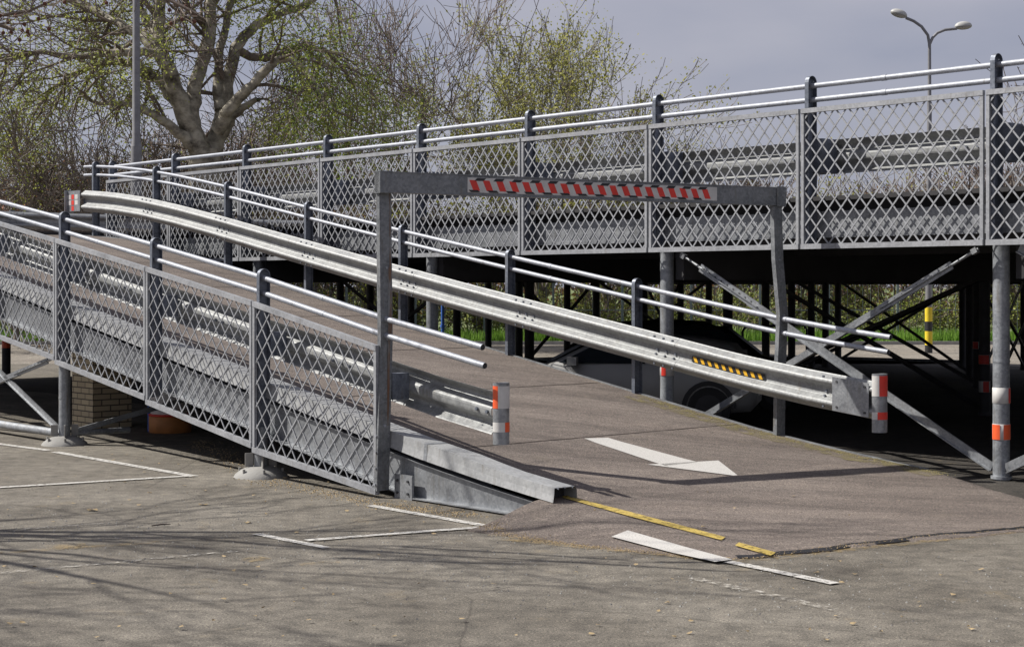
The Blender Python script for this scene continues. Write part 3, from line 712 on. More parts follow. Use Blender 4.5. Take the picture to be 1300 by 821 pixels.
# near edge beam (web, flanges) dying into the ground
def eb(s): return max(.015, zs(s)-.42), zs(s)-.05
vs = []; ks = steps(10.55, 29.6, 60)
for s in ks:
    lo, hi = eb(s); hi = max(hi, lo+.05); vs += [P(s, 9.79, hi), P(s, 9.74, hi), P(s, 9.74, hi-.008), P(s, 9.782, hi-.008), P(s, 9.782, lo+.010), P(s, 9.69, lo+.010), P(s, 9.69, lo), P(s, 9.79, lo)]
m = MB(); n = 8; m.add(vs, [(i*n+k, i*n+(k+1) % n, (i+1)*n+(k+1) % n, (i+1)*n+k) for i in range(len(ks)-1) for k in range(n)]); m.build('edge_beam', 'galv', rp)
m = MB(); m.box(P(12.6, 9.70, .12), (D3, N3, UP), (.14, .012, .12)); m.build('splice_plate', 'galv', rp)
m = MB()
for i, j in ((0, 0), (0, 1), (1, 0), (1, 1)): m.tube([P(12.52+i*.17, 9.69, .06+j*.12), P(12.52+i*.17, 9.672, .06+j*.12)], .013, 7)
m.build('bolt', 'dark', rp)
# cross beams underneath, columns, braces
for s in steps(13.5, 29, 13):
    m = MB(); m.bar(P(s, 9.80, zs(s)-.22), P(s, 14.69, zs(s)-.22), D3, UP, .04, .12); m.build('cross_beam', 'deck_under', rp)
for s in (15.12, 19.87, 24.8):
    column(rp, P(s, 9.66), zs(s)-.44 if s > 16 else .55, .075, 'column', foot='c')
for s in (17.4, 19.87, 24.8): column(rp, P(s, 14.62), zs(s)-.365, .075, 'column', foot=False)
A, B = P(19.87, 9.66), P(24.8, 9.66)
brace(rp, A+UP*1.17+D3*.12, B+UP*.12, .035); brace(rp, B+UP*1.95, A+UP*.17+D3*.08, .035, perf=False)
brace(rp, P(19.87, 14.5, 1.15), P(19.87, 9.75, .16), .03, 'column', False)
m = MB(); m.tube([P(19.87, 9.66, .14)+D3*.30, P(24.6, 9.66, .14)], .055, 12); m.tube([P(19.87, 9.80, .14), P(19.87, 10.6, .14)], .04, 12); m.build('base_pipe', 'column', rp)
# painted arrow on the ramp
def rpt(px, py, lift=.007):
    s, w = onramp(px, py); return P(s, w, zs(s)+lift)
ar = MB()
def patch(quad, k=10):
    a, b, c_, d_ = [rpt(*q) for q in quad]; vs = []
    for i in range(k+1):
        for j in range(3):
            p = a.lerp(b, i/k).lerp(d_.lerp(c_, i/k), j/2); s, w = SW(p.x, p.y); vs.append(P(s, w, zs(s)+.007))
    ar.add(vs, [(i*3+j, i*3+j+1, (i+1)*3+j+1, (i+1)*3+j) for i in range(k) for j in range(2)])
patch([(742, 557), (846, 592), (886, 587), (772, 556)], 14)
def tri(a, b, c_):
    k = 6; A, B, C_ = rpt(*a), rpt(*b), rpt(*c_); vs = []; idx = {}
    for i in range(k+1):
        for j in range(k+1-i):
            p = A+(B-A)*(i/k)+(C_-A)*(j/k); s, w = SW(p.x, p.y); idx[i, j] = len(vs); vs.append(P(s, w, zs(s)+.007))
    fs = []
    for i in range(k):
        for j in range(k-i):
            fs.append((idx[i, j], idx[i+1, j], idx[i, j+1]))
            if j < k-i-1: fs.append((idx[i+1, j], idx[i+1, j+1], idx[i, j+1]))
    ar.add(vs, fs)
tri((822, 590), (912, 585), (938, 605))
ar.build('painted_arrow', 'line_solid', rp)

# ================================================================ HEIGHT GANTRY
gt = thing('height_barrier', P(12.87, WN-.02, .04), 'grey steel height limit frame with a red and white striped bar across the ramp', 'height barrier')
pn = [G(483, 624, .045)]; Yn = pn[0].y
def vpath(pts): return [at(px, py, Y) for px, py, Y in pts]
def channel(path, fl, dp):
    """C section along a path: web on the far side, flanges toward the ramp side"""
    m = MB(); a = D3; b = N3
    prof = [(-fl, -dp), (fl, -dp), (fl, -dp+.012), (-fl+.012, -dp+.012), (-fl+.012, dp-.012), (fl, dp-.012), (fl, dp), (-fl, dp)]
    n = len(prof); vs = [Vector(p)+a*x+b*y for p in path for x, y in prof]
    m.add(vs, [(i*n+k, i*n+(k+1) % n, (i+1)*n+(k+1) % n, (i+1)*n+k) for i in range(len(path)-1) for k in range(n)])
    m.add(vs[:n], [tuple(range(n))[::-1]]); m.add(vs[-n:], [tuple(range(n))])
    return m
pA = vpath([(484, 622, 16.0), (486, 540, 16.0), (489, 430, 16.04), (488, 340, 16.04), (487, 242, 16.04)])
pB = vpath([(989, 552, 18.76), (990, 470, 18.76), (993, 400, 18.76), (987, 330, 18.76), (985, 262, 18.76)])
p1 = channel(pA, .027, .074).build('upright', 'gantry', gt); p2 = channel(pB, .027, .075).build('upright', 'gantry', gt)
m = MB(); m.prism([pA[1]-D3*.028+N3*.03, pA[1]-D3*.028+N3*.055, pA[3]-D3*.028+N3*.064, pA[3]-D3*.028+N3*.03], D3*.001)
m.prism([pA[2]-D3*.0285+N3*.035, pA[2]-D3*.0285+N3*.067, pA[4]-D3*.0285+N3*.060, pA[4]-D3*.0285+N3*.048], D3*.001); m.build('rust_streak', 'rust', p1)
for p in pA[1:4]: m = MB(); m.tube([p-D3*.026, p-D3*.038], .013, 7); m.build('bolt', 'pipe', p1)
for k in range(4): m = MB(); q = pA[0].lerp(pA[1], .1+.25*k); m.tube([q-N3*.073, q-N3*.086], .012, 7); m.build('bolt', 'pipe', p1)
m = MB()
for p in (pB[1], pB[2], pB[3]): m.tube([p-D3*.026, p-D3*.038], .012, 7)
m.build('bolt', 'pipe', p2)
b0, b1 = at(479, 231, 15.95), at(993, 250, 18.83); bd = (b1-b0).normalized(); bn = bd.cross(UP).normalized()   # bn points to the camera side
m = MB(); m.bar(b0, b1, bn, UP, .055, .098); m.bar(b0+UP*.1, b1+UP*.1, bn, UP, .062, .005); m.bar(b0-UP*.1, b1-UP*.1, bn, UP, .062, .005); m.bar(b0, b0+bd*.14, bn, UP, .058, .110)
m.bar(b1-bd*.14, b1, bn, UP, .066, .115); bm = m.build('crossbar', 'gantry', gt)
def tb(px):   # parameter along the bar for a pixel column
    lo, hi = 0, 1
    for _ in range(40):
        mid = (lo+hi)/2; p = b0.lerp(b1, mid); x = CX+p.x/p.y*F
        if x < px: lo = mid
        else: hi = mid
    return lo
LB = (b1-b0).length; ta, tbb = tb(590)*LB, tb(906)*LB; bf = bn*.0555
m = MB(); m.bar(b0+bd*ta+bf, b0+bd*tbb+bf, bn, UP, .003, .076); st = m.build('warning_strip', 'white', bm)
rd, bk = MB(), MB(); Ls_ = tbb-ta
def cell(mb, t0, t1, t2, t3, z0, z1, k):
    f = bn*(.0585+k); mb.prism([b0+bd*max(ta, min(tbb, t))+UP*z+f for t, z in ((t0, z0), (t1, z0), (t2, z1), (t3, z1))], bn*.0015)
cw = Ls_/20.5
for i in range(20): t = ta+(i+.12)*cw; cell(rd, t+cw*.30, t+cw*.80, t+cw*.50, t, -.056, .050, 0)
cw = Ls_/14.6
for i in range(14):
    t = ta+(i+.36)*cw; cell(bk, t, t+cw*.48, t+cw*.62, t+cw*.14, .044, .073, .001)
    t = ta+(i+.04)*cw; cell(bk, t+cw*.12, t+cw*.62, t+cw*.50, t, -.073, -.050, .001)
rd.build('red_stripes', 'red', st); bk.build('black_stripes', 'black', st)

# ================================================================ THINGS UNDER THE DECK AND RAMP
c = G(118, 545); m = MB(); m.hexa([c, c+N3*.62, c+N3*.62+D3*.66, c+D3*.66, c+UP*1.35, c+N3*.62+UP*1.35, c+N3*.62+D3*.66+UP*1.35, c+D3*.66+UP*1.35])
ob = m.build('brick_pillar', 'brick', origin=c); tag(ob, 'square pillar of pale yellow brick standing under the ramp', 'pillar')
c = G(216, 548); dm = thing('drum', c, 'round white drum with an orange and red lower band under the ramp', 'drum')
m = MB(); m.lathe(c, [(.27, .26), (.275, .27), (.275, .78), (.26, .80), (0.001, .80)], 28); m.build('drum_body', 'drum_white', dm)
m = MB(); m.lathe(c, [(.29, 0), (.30, .01), (.30, .22), (.285, .235)], 28); m.build('lower_band', 'drum_orange', dm)
m = MB(); m.lathe(c, [(.285, .235), (.302, .238), (.302, .262), (.27, .268)], 28); m.build('upper_ring', 'red', dm)
m = MB(); m.tube([c+Vector((-.31, .02, 0)), c+Vector((-.31, .02, .8))], .018, 8); m.build('side_pipe', 'blue', dm)
# red and dark post at the left
c = Vector(((8-CX)*34/F, 34, 0)); bp = thing('marker_post', c, 'dark post with a red top seen at the left edge under the ramp', 'post')
m = MB(); m.tube([c, c+UP*.78], .09, 14); m.build('shaft', 'dark', bp); m = MB(); m.tube([c+UP*.7802, c+UP*1.02], .092, 14); m.build('upper_band', 'orange', bp)
# blue standpipe behind
c = Vector(((562-CX)*46/F, 46, 0)); m = MB(); m.tube([c, c+UP*1.9], .05, 10); m.tube([c+UP*1.9, c+UP*1.95], .08, 10); m.tube([c+UP*.9, c+UP*.97], .075, 10)
tag(m.build('standpipe', 'blue', origin=c), 'thin blue upright pipe on the far side of the deck', 'pipe')

def car(loc, ang, paint, label, hatch=True, Lc=4.2, W=1.74, H=1.44):
    r = thing('parked_car', loc, label, 'car'); r['_o'] = (0, 0, 0)
    # stations along x (front = +x): x, half width low, z sill, z belt, z top, half width top
    h = W/2; Lh = Lc/2
    S = [(-Lh, .70*h, .35, .62, .66, .62*h), (-Lh+.08, .93*h, .26, .80, .86, .80*h), (-Lh+.35, .98*h, .24, .88, 1.02 if not hatch else 1.20, .72*h), (-Lh+.85, h, .22, .90, H-.06, .68*h), (-.35, h, .20, .91, H, .69*h), (.25, h, .20, .90, H-.03, .67*h),
         (.55, h, .20, .89, H-.14, .66*h), (1.18, h, .20, .87, .91, .76*h), (1.62, .96*h, .22, .80, .83, .72*h), (Lh-.10, .88*h, .24, .62, .66, .66*h), (Lh, .68*h, .30, .50, .52, .5*h)]
    ring = []
    for x, hw, zs_, zb, zt, ht in S:
        pts = [(hw*.86, zs_), (hw, zs_+.12), (hw*1.01, (zs_+zb)/2+.05), (hw*.97, zb), (ht+.015, zt-.06 if zt-zb > .15 else zt-.01), (ht*.85, zt-.005), (ht*.4, zt+.02)]
        ring.append([(x, -a, b) for a, b in pts]+[(x, a, b) for a, b in pts[::-1]])
    n = len(ring[0]); vs = [p for q in ring for p in q]; m = MB()
    m.add(vs, [(i*n+k, i*n+(k+1) % n, (i+1)*n+(k+1) % n, (i+1)*n+k) for i in range(len(S)-1) for k in range(n)], True)
    m.add(ring[0], [tuple(range(n))]); m.add(ring[-1], [tuple(range(n))[::-1]])
    m.build('body', paint, r)
    for sy in (-1, 1):
        m = MB()
        for xa, xb in ((-1.30, -.42), (-.34, .95)):
            ys = lambda x, z: sy*(h*.985-(z-.90)/(H-.95)*(h*.985-.70*h)+.010)
            zt_a = H-.14; xb2 = xb if xb < 0 else .42; xa2 = xa+.28 if xa < -1 else xa
            m.prism([(xa, ys(xa, .95), .95), (xb, ys(xb, .95), .95), (xb2, ys(xb2, zt_a), zt_a), (xa2, ys(xa2, zt_a), zt_a)], (0, sy*.006, 0))
        m.build('side_window', 'glass', r)
    m = MB(); m.prism([(1.16, -.62*h, .935), (1.16, .62*h, .935), (.60, .55*h, H-.13), (.60, -.55*h, H-.13)], (.03, 0, .03)); m.build('windscreen', 'glass', r)
    m = MB(); m.prism([(-Lh+.30, -.60*h, 1.0), (-Lh+.30, .60*h, 1.0), (-Lh+.80, .55*h, H-.12), (-Lh+.80, -.55*h, H-.12)], (-.04, 0, .03)); m.build('rear_window', 'glass', r)
    for x in (-1.28, 1.30):
        for sy in (-1, 1):
            m = MB(); a, b = (x, sy*(h-.20), .31), (x, sy*(h+.012), .31); m.tube([a, b], .31, 22); w = m.build('wheel', 'rubber', r)
            m = MB(); m.tube([(x, sy*(h+.013), .31), (x, sy*(h+.02), .31)], .20, 16); m.build('rim', 'dark', w)
            m = MB()
            for k in range(12):
                a0, a1 = math.pi*k/12, math.pi*(k+1)/12
                q = [(x+math.cos(t)*rr, sy*(h+.004), .31+math.sin(t)*rr) for t, rr in ((a0, .33), (a0, .40), (a1, .40), (a1, .33))]; m.prism(q, (0, sy*.02, 0))
            m.build('wheel_arch', 'black', r)  # black ring stands for the shade inside the wheel opening
    for sy in (-1, 1):
        m = MB(); m.box((-Lh+.06, sy*.74*h, .72), ((1, 0, 0), (0, 1, 0), (0, 0, 1)), (.06, .09, .09)); m.build('tail_light', 'lens_red', r)
        m = MB(); m.box((Lh-.16, sy*.66*h, .60), ((1, 0, 0), (0, 1, 0), (0, 0, 1)), (.09, .14, .06)); m.build('headlight', 'white', r)
        m = MB(); m.box((.72, sy*(h+.08), .98), ((1, 0, 0), (0, 1, 0), (0, 0, 1)), (.07, .09, .06)); m.build('mirror', paint, r)
    m = MB(); m.box((-Lh-.01, 0, .52), ((1, 0, 0), (0, 1, 0), (0, 0, 1)), (.012, .26, .055)); m.build('number_plate', 'white', r)
    r.rotation_euler = (0, 0, ang); return r
def along(px, Y): return Vector(((px-CX)*Y/F, Y, 0))
car(along(800, 24.6), math.atan2(.22, -1.0), 'car_grey', 'silver grey car parked nearest behind the ramp, its wheel showing below the guard rail', Lc=3.9, H=1.36)
car(along(872, 27.6), math.atan2(.10, 1.0), 'car_black', 'dark car parked behind the silver grey one under the deck', False, 4.5, 1.8, 1.50)

# barrier hoops
for i, (px, Y) in enumerate(((968, 44.5), (1000, 46.5))):
    c = along(px, Y); m = MB(); w = .55
    m.tube([c+Vector((-w, 0, 0)), c+Vector((-w, 0, .82)), c+Vector((-w+.06, 0, .93)), c+Vector((-w+.16, 0, .97)), c+Vector((w-.16, 0, .97)), c+Vector((w-.06, 0, .93)), c+Vector((w, 0, .82)), c+Vector((w, 0, 0))], .035, 10)
    ob = m.build('barrier_hoop', 'dark', origin=c)
    tag(ob, ['low dark hoop barrier beside the lane, just left of the far gantry post', 'low dark hoop barrier half hidden behind the far gantry post'][i], 'barrier', 'hoop barriers beside the lane')
    m = MB()
    for sx in (-w, w): m.tube([c+Vector((sx, 0, .35)), c+Vector((sx, 0, .62))], .037, 10)
    m.v = [tuple(Vector(v)-c) for v in m.v]; y = m.build('yellow_band', 'yellow_post'); y.parent = ob

# lamp posts
c = along(1179, 50); lp = thing('street_lamp', c, 'tall lamp post with two curved arms and yellow black bands at its foot', 'street lamp')
m = MB(); m.tube([c, c+UP*4.3], .10, 14); m.tube([c+UP*4.3, at(1180, 130, 50)], .075, 12); m.tube([at(1180, 130, 50), at(1180, 55, 50)], [.06, .05], 12); m.build('mast', 'mast', lp)
for pts in ([(1180, 57), (1178, 45), (1170, 34), (1160, 27), (1150, 23)], [(1180, 57), (1184, 48), (1190, 42), (1200, 38), (1215, 36.5)]):
    m = MB(); m.tube(vpath([(x, y, 50) for x, y in pts]), .045, 10); m.build('arm', 'mast', lp)
for (px, py, tilt, flip) in ((1141, 18, .30, -1), (1223, 33.5, -.05, 1)):
    q = at(px, py, 50); m = MB(); ax = Vector((math.cos(tilt), 0, -math.sin(tilt))); az_ = Vector((math.sin(tilt), 0, math.cos(tilt)))
    def shell(mb, zs2, zsc):
        n, k = 16, 7; vs = []
        for i in range(k+1):
            f = i/k*math.pi/2
            for j in range(n):
                a = 2*math.pi*j/n; x = .27*math.cos(a)*math.cos(f); y = .15*math.sin(a)*math.cos(f); z = zsc*math.sin(f); vs.append(q+ax*x+Vector((0, 1, 0))*y+az_*z)
        mb.add(vs, [(i*n+j, i*n+(j+1) % n, (i+1)*n+(j+1) % n, (i+1)*n+j) for i in range(k) for j in range(n)], True)
    shell(m, 0, .15); ob = m.build('lamp_head', 'lamp_shell', lp); m = MB(); shell(m, 0, -.11); m.build('lamp_bowl', 'lamp_bowl', ob)
for k, (za, zb, mt) in enumerate(((.0, .25, 'black'), (.25, .68, 'yellow_post'), (.68, .98, 'black'), (.98, 1.42, 'yellow_post'))):
    m = MB(); m.tube([c+UP*za, c+UP*(zb-.001)], .115, 14); m.build('painted_band', mt, lp)
c = along(173, 46); lp = thing('street_lamp', c, 'plain grey mast rising past the top of the picture before the big pale tree', 'street lamp')
m = MB(); m.tube([c, at(173, 186, 46)], .155, 14); m.tube([at(173, 186, 46), at(173, 178, 46), at(173, -120, 46)], [.155, .115, .09], 14); m.build('mast', 'mast', lp)
m = MB(); m.tube([at(173, -120, 46), at(178, -136, 46), at(192, -146, 46), at(215, -150, 46)], .06, 10); m.build('arm', 'mast', lp)
m = MB(); m.lathe(at(222, -152, 46), [(.001, .14), (.16, .10), (.26, 0), (.2, -.08), (.001, -.12)], 16); m.build('lamp_head', 'lamp_shell', lp)

# fence beyond the lane
fn = thing('wire_fence', (0, 58.6, 0), 'tall grey green wire fence running along the grass behind the lane', 'fence')
for i in range(32):
    x = -36+2.5*i; m = MB(); m.bar((x, 58.6, 0), (x, 58.6, 2.55), (1, 0, 0), (0, 1, 0), .04, .04); m.bar((x, 58.6, 2.55), (x, 58.3, 2.85), (1, 0, 0), (0, 1, 0), .03, .03); m.build('fence_post', 'fence_green', fn)
m = MB()
for z in (.1, 1.2, 2.4, 2.52): m.bar((-36, 58.56, z), (41.5, 58.56, z), (0, 1, 0), (0, 0, 1), .012, .014)
k = 0
while k*.28 < 77: x = -36+k*.28; m.bar((x, 58.54, .1), (x, 58.54, 2.5), (1, 0, 0), (0, 1, 0), .006, .006); k += 1
m.build('fence_wire', 'fence_green', fn)

# a house far away on the left
for i, (x, y, w, d_, h, hr, lab) in enumerate(((-38.5, 118, 9, 8, 6.4, 2.4, 'far pale house with an orange tiled roof behind the twigs'), (-31, 135, 11, 9, 6.0, 2.2, 'farther low house with a tiled roof half hidden by the thicket'))):
    hs_ = thing('house', (x, y, 0), lab, 'house')
    m = MB(); m.hexa([(x-w/2, y, 0), (x+w/2, y, 0), (x+w/2, y+d_, 0), (x-w/2, y+d_, 0), (x-w/2, y, h), (x+w/2, y, h), (x+w/2, y+d_, h), (x-w/2, y+d_, h)]); wl = m.build('wall', 'plaster', hs_)
    m = MB(); e = .5; m.add([(x-w/2-e, y-e, h+.01), (x+w/2+e, y-e, h+.01), (x+w/2+e, y+d_+e, h+.01), (x-w/2-e, y+d_+e, h+.01), (x-w/2+2, y+d_/2, h+hr), (x+w/2-2, y+d_/2, h+hr)], [(0, 1, 5, 4), (1, 2, 5), (2, 3, 4, 5), (3, 0, 4), (3, 2, 1, 0)]); rf_ = m.build('roof', 'tile', hs_)
    m = MB(); m.bar((x+1, y+d_/2, h+hr-.8), (x+1, y+d_/2, h+hr+.7), (1, 0, 0), (0, 1, 0), .35, .35); m.build('chimney', 'brick', rf_)
    for wx in (-3, 0, 3):
        for wz in (1.6, 4.4):
            m = MB(); m.box((x+wx, y-.03, wz), ((1, 0, 0), (0, 1, 0), (0, 0, 1)), (.5, .03, .65)); m.build('window', 'glass', hs_)

# ================================================================ TREES
class Tree:
    def __init__(self, seed): self.r = random.Random(seed); self.br = []; self.tips = []
    def rv(self, s=1.0): r = self.r; return Vector((r.gauss(0, s), r.gauss(0, s), r.gauss(0, s)))
    def grow(self, p, d, L, rad, depth, kids, spread=.7, up=.15, wob=.22, ratio=.62, segs=5, droop=0.0, rmin=.012):
        pts = [p.copy()]; q = p.copy(); d = d.normalized(); rads = [rad]
        for i in range(segs):
            d = (d+self.rv(wob*.5)+UP*(up*.25)-UP*droop*.3).normalized(); q = q+d*(L/segs); pts.append(q.copy()); rads.append(max(rmin, rad*(1-.75*(i+1)/segs)))
        self.br.append((pts, rads))
        if depth == 0: self.tips.append((pts, d)); return
        for k in range(kids):
            t = self.r.uniform(.25, 1.0) if k else 1.0; f = t*segs; i = min(segs-1, int(f)); base = pts[i].lerp(pts[i+1], f-i)
            dd = (pts[i+1]-pts[i]).normalized(); nd = (dd*(1-spread*.3)+self.rv(spread*.62)).normalized()
            self.grow(base, nd, L*ratio*self.r.uniform(.75, 1.25), max(rmin, rads[i]*.55), depth-1, kids, spread, up, wob, ratio, max(3, segs-1), droop, rmin)
    def mesh(self, fine=4):
        m = MB()
        for pts, rads in self.br:
            n = 3 if rads[0] < .02 else (4 if rads[0] < .05 else (6 if rads[0] < .15 else 12)); m.tube(pts, rads, n, caps=False, smooth=n > 4)
        return m
    def leaves(self, per, size, sprd, keep=1.0, pred=None, droop=0.0, hang=0.0):
        m = MB(); r = self.r; vs, fs = [], []
        for pts, d in self.tips:
            if r.random() > keep: continue
            if pred and not pred(pts[-1]): continue
            for _ in range(per):
                i = r.randrange(len(pts)-1); p = pts[i].lerp(pts[i+1], r.random())+self.rv(sprd)-UP*(abs(r.gauss(0, hang)) if hang else 0)
                a = self.rv().normalized(); b = a.cross(self.rv()).normalized(); s = size*r.uniform(.6, 1.3); k = len(vs)
                vs += [p-a*s, p+b*s*.55, p+a*s, p-b*s*.55]; fs.append((k, k+1, k+2, k+3))
        m.add(vs, fs); return m

# ---- the big pale tree
BT = 55.0; T = Tree(3)
tb_ = along(262, BT)
tree = thing('broad_tree', tb_, 'huge pale barked tree with many stems and fresh green leaves behind the railings', 'tree')
def limb(pts, r0, r1, dy=0, dy1=0, kids=9, dep=2, L=3.6, up=.1, droop=0.0, tmin=.3):
    P_ = [at(x, y, BT+dy+(dy1-dy)*i/(len(pts)-1)) for i, (x, y) in enumerate(pts)]
    # resample smoothly
    q = []
    for i in range(len(P_)-1):
        p0, p1, p2, p3 = P_[max(i-1, 0)], P_[i], P_[i+1], P_[min(i+2, len(P_)-1)]
        for k in range(4):
            t = k/4; q.append(.5*((2*p1)+(p2-p0)*t+(2*p0-5*p1+4*p2-p3)*t*t+(3*p1-p0-3*p2+p3)*t**3)+T.rv(.03))
    q.append(P_[-1]); n = len(q); rr = [r0+(r1-r0)*i/(n-1) for i in range(n)]; T.br.append((q, rr))
    for k in range(kids):
        t = T.r.uniform(tmin, 1); qq = q[min(n-2, int(t*(n-1)))]; qx, qy = CX+qq.x/qq.y*F, HY-(qq.z-EYE)/qq.y*F
        if 205 < qx < 325 and qy > 25 and T.r.random() < .8: continue
        i = min(n-2, int(t*(n-1))); d = ((q[i+1]-q[i]).normalized()*.5+T.rv(.55)).normalized()
        T.grow(q[i], d, L*T.r.uniform(.6, 1.2), max(.05, rr[i]*.45), dep, 5, .8, up, .32, .62, 5, droop, .014)
T.br.append(([tb_, tb_+UP*2, at(262, 240, BT), at(261, 205, BT), at(260, 190, BT)], [.95, .72, .62, .60, .5]))
limb([(256, 200), (243, 165), (228, 125), (214, 90), (203, 55), (204, 0), (200, -60)], .38, .15, 0, -1.5, 12)
limb([(258, 200), (246, 164), (245, 130), (254, 90), (266, 51), (268, 0), (272, -60)], .31, .15, -.4, .5, 10)
limb([(266, 205), (275, 178), (282, 150), (288, 110), (300, 61), (324, 34), (375, 10), (430, -20)], .35, .09, .3, 2, 14)
limb([(280, 140), (276, 110), (278, 70), (290, 20), (296, -40)], .20, .10, .6, 2, 9)
limb([(276, 165), (288, 146), (302, 126), (328, 99), (360, 73), (386, 89), (402, 112), (412, 140)], .24, .05, -.3, -2, 14, 2, 2.8, 0, .2)
limb([(301, 61), (318, 72), (345, 73), (380, 60), (420, 70), (450, 110)], .17, .06, 1.35, 3, 10, 2, 3.0, 0, .25)
limb([(222, 100), (210, 78), (191, 66), (147, 67), (102, 72), (51, 68), (0, 78)], .20, .05, -1, -3, 14, 2, 3.0, 0, .2)
limb([(224, 128), (205, 108), (177, 85), (143, 77), (102, 89), (68, 112), (44, 143)], .22, .05, .5, 2, 13, 2, 2.8, 0, .2)
limb([(250, 192), (239, 181), (212, 157), (177, 136), (137, 130), (99, 123)], .24, .04, -.2, -2, 8, 1, 2.2, .1)
limb([(278, 178), (290, 155), (307, 137), (328, 127)], .24, .08, .6, 0, 3, 1, 1.5, .1, 0, .7)
limb([(212, 85), (185, 50), (150, 30), (110, 10), (60, -15)], .22, .08, -1.5, 1, 12, 2, 3.4)
limb([(203, 50), (180, 15), (150, -30)], .18, .08, 1, 3, 9, 2, 3.2)
limb([(268, 40), (240, 10), (225, -40)], .16, .07, 1, -2, 8, 2, 3.0)
allb = T.br; T.br = [b for b in allb if b[1][0] > .17]; T.mesh().build('trunk', 'bark_pale', tree); T.br = [b for b in allb if b[1][0] <= .17]; T.mesh().build('branches', 'bark_brown', tree); T.br = allb; print('TIPS', len(T.tips))
sees = lambda p: True
clear = lambda p: not (215 < CX+p.x/p.y*F < 312 and HY-(p.z-EYE)/p.y*F > 30) or (p.x*37 % 1) < .15
dens = lambda p: clear(p) and (math.sin(p.x*.9+p.z*.7)+math.sin(p.z*1.3-p.x*.5+1)) > -.75
T.leaves(22, .052, .19, 1.0, dens, hang=.5).build('crown', 'leaf_green', tree)
T.leaves(9, .058, .2, .9, lambda p: p.x/p.y*F+CX > 350, hang=.8).build('foliage', 'leaf_deep', tree)

# ---- smaller trees and shrubs: prototypes, then copies
def proto(name, seed, H, stems, kids, dep, spread, label, cat, bark_m, leaf_m=None, per=4, lsize=.06, lspr=.12, up=.35, r0=.10, trunk=.9, ratio=.62, lean=.35, keep=1.0, group=None, rmin=.014):
    t = Tree(seed); root = thing(name, (0, 0, 0), label, cat, group)
    if trunk: t.br.append(([Vector((0, 0, 0)), Vector((.03, 0, trunk*.5)), Vector((0, .03, trunk))], [r0*1.9, r0*1.5, r0*1.4]))
    for k in range(stems):
        a = 2*math.pi*k/stems+t.r.random(); d = Vector((math.cos(a)*lean, math.sin(a)*lean, 1))
        t.grow(Vector((math.cos(a)*.08, math.sin(a)*.08, trunk*.97)), d, H*.5*t.r.uniform(.8, 1.15), r0, dep, kids, spread, up, .2, ratio, 6, 0, rmin)
    t.mesh().build('trunk', bark_m, root)
    if leaf_m: t.leaves(per, lsize, lspr, keep).build('crown', leaf_m, root)
    return root
def copy_thing(root, loc, rz, sc, label):
    r = root.copy(); C.objects.link(r); r.location = loc; r.rotation_euler = (0, 0, rz); r.scale = sc if hasattr(sc, '__len__') else (sc, sc, sc); r['label'] = label
    for ch in list(root.children):
        c = ch.copy(); C.objects.link(c); c.parent = r
    return r
def place(root, px, Y, rz, sc, label=None):
    loc = along(px, Y); root.location = loc; root.rotation_euler = (0, 0, rz); root.scale = (sc, sc, sc)
    if label: root['label'] = label
willow = proto('budding_tree', 11, 9.6, 8, 4, 4, .6, 'rounded tree with yellow green buds rising above the middle of the deck railing', 'tree', 'bark_grey', 'leaf_yellow', 14, .055, .17, .45, .12, 1.4, .63, .62, .9, rmin=.010)
place(willow, 688, 66, .3, 1.16)
bare = proto('bare_tree', 21, 9.8, 5, 4, 4, .68, 'tall bare dark tree between the pale tree and the budding tree', 'tree', 'bark_brown', 'leaf_bud', 1, .04, .05, up=.4, r0=.16, trunk=1.6, ratio=.64, lean=.55, rmin=.011)
place(bare, 470, 63, 1.1, 1.12)
copy_thing(bare, along(375, 72), 4.2, .95, 'bare tree seen under the right hand branches of the pale tree')
right = proto('bare_tree', 33, 8.0, 4, 5, 3, .6, 'open bare tree leaning out at the right of the rounded budding tree', 'tree', 'bark_grey', 'leaf_bud', 2, .035, .05, .3, .11, 1.2, .62, .62, .7)
place(right, 775, 68, .5, 1.12)
copy_thing(right, along(1420, 62), 2.0, 1.2, 'tall bare tree at the right edge beyond the deck')
thick = proto('thicket_tree', 41, 7.0, 6, 4, 4, .8, 'brown leafless thicket tree at the far left edge', 'tree', 'bark_grey', 'leaf_bud', 2, .04, .10, .2, .07, .6, .68, .8, .8, group='bare brown thicket trees on the left')
place(thick, 20, 56, 0, 1.05)
names = ['second', 'third', 'fourth', 'fifth', 'sixth', 'seventh', 'eighth', 'ninth']
for i, (px, Y, sc) in enumerate(((70, 60, 1.0), (115, 57, 1.05), (150, 66, 1.15), (195, 62, 1.05), (240, 70, 1.1), (300, 64, 1.0), (345, 60, .95), (400, 66, 1.0))):
    copy_thing(thick, along(px, Y), i*1.3+.7, (sc, sc, sc*(.95+.1*(i % 2))), names[i]+' brown thicket tree from the left edge, behind the ramp railing')
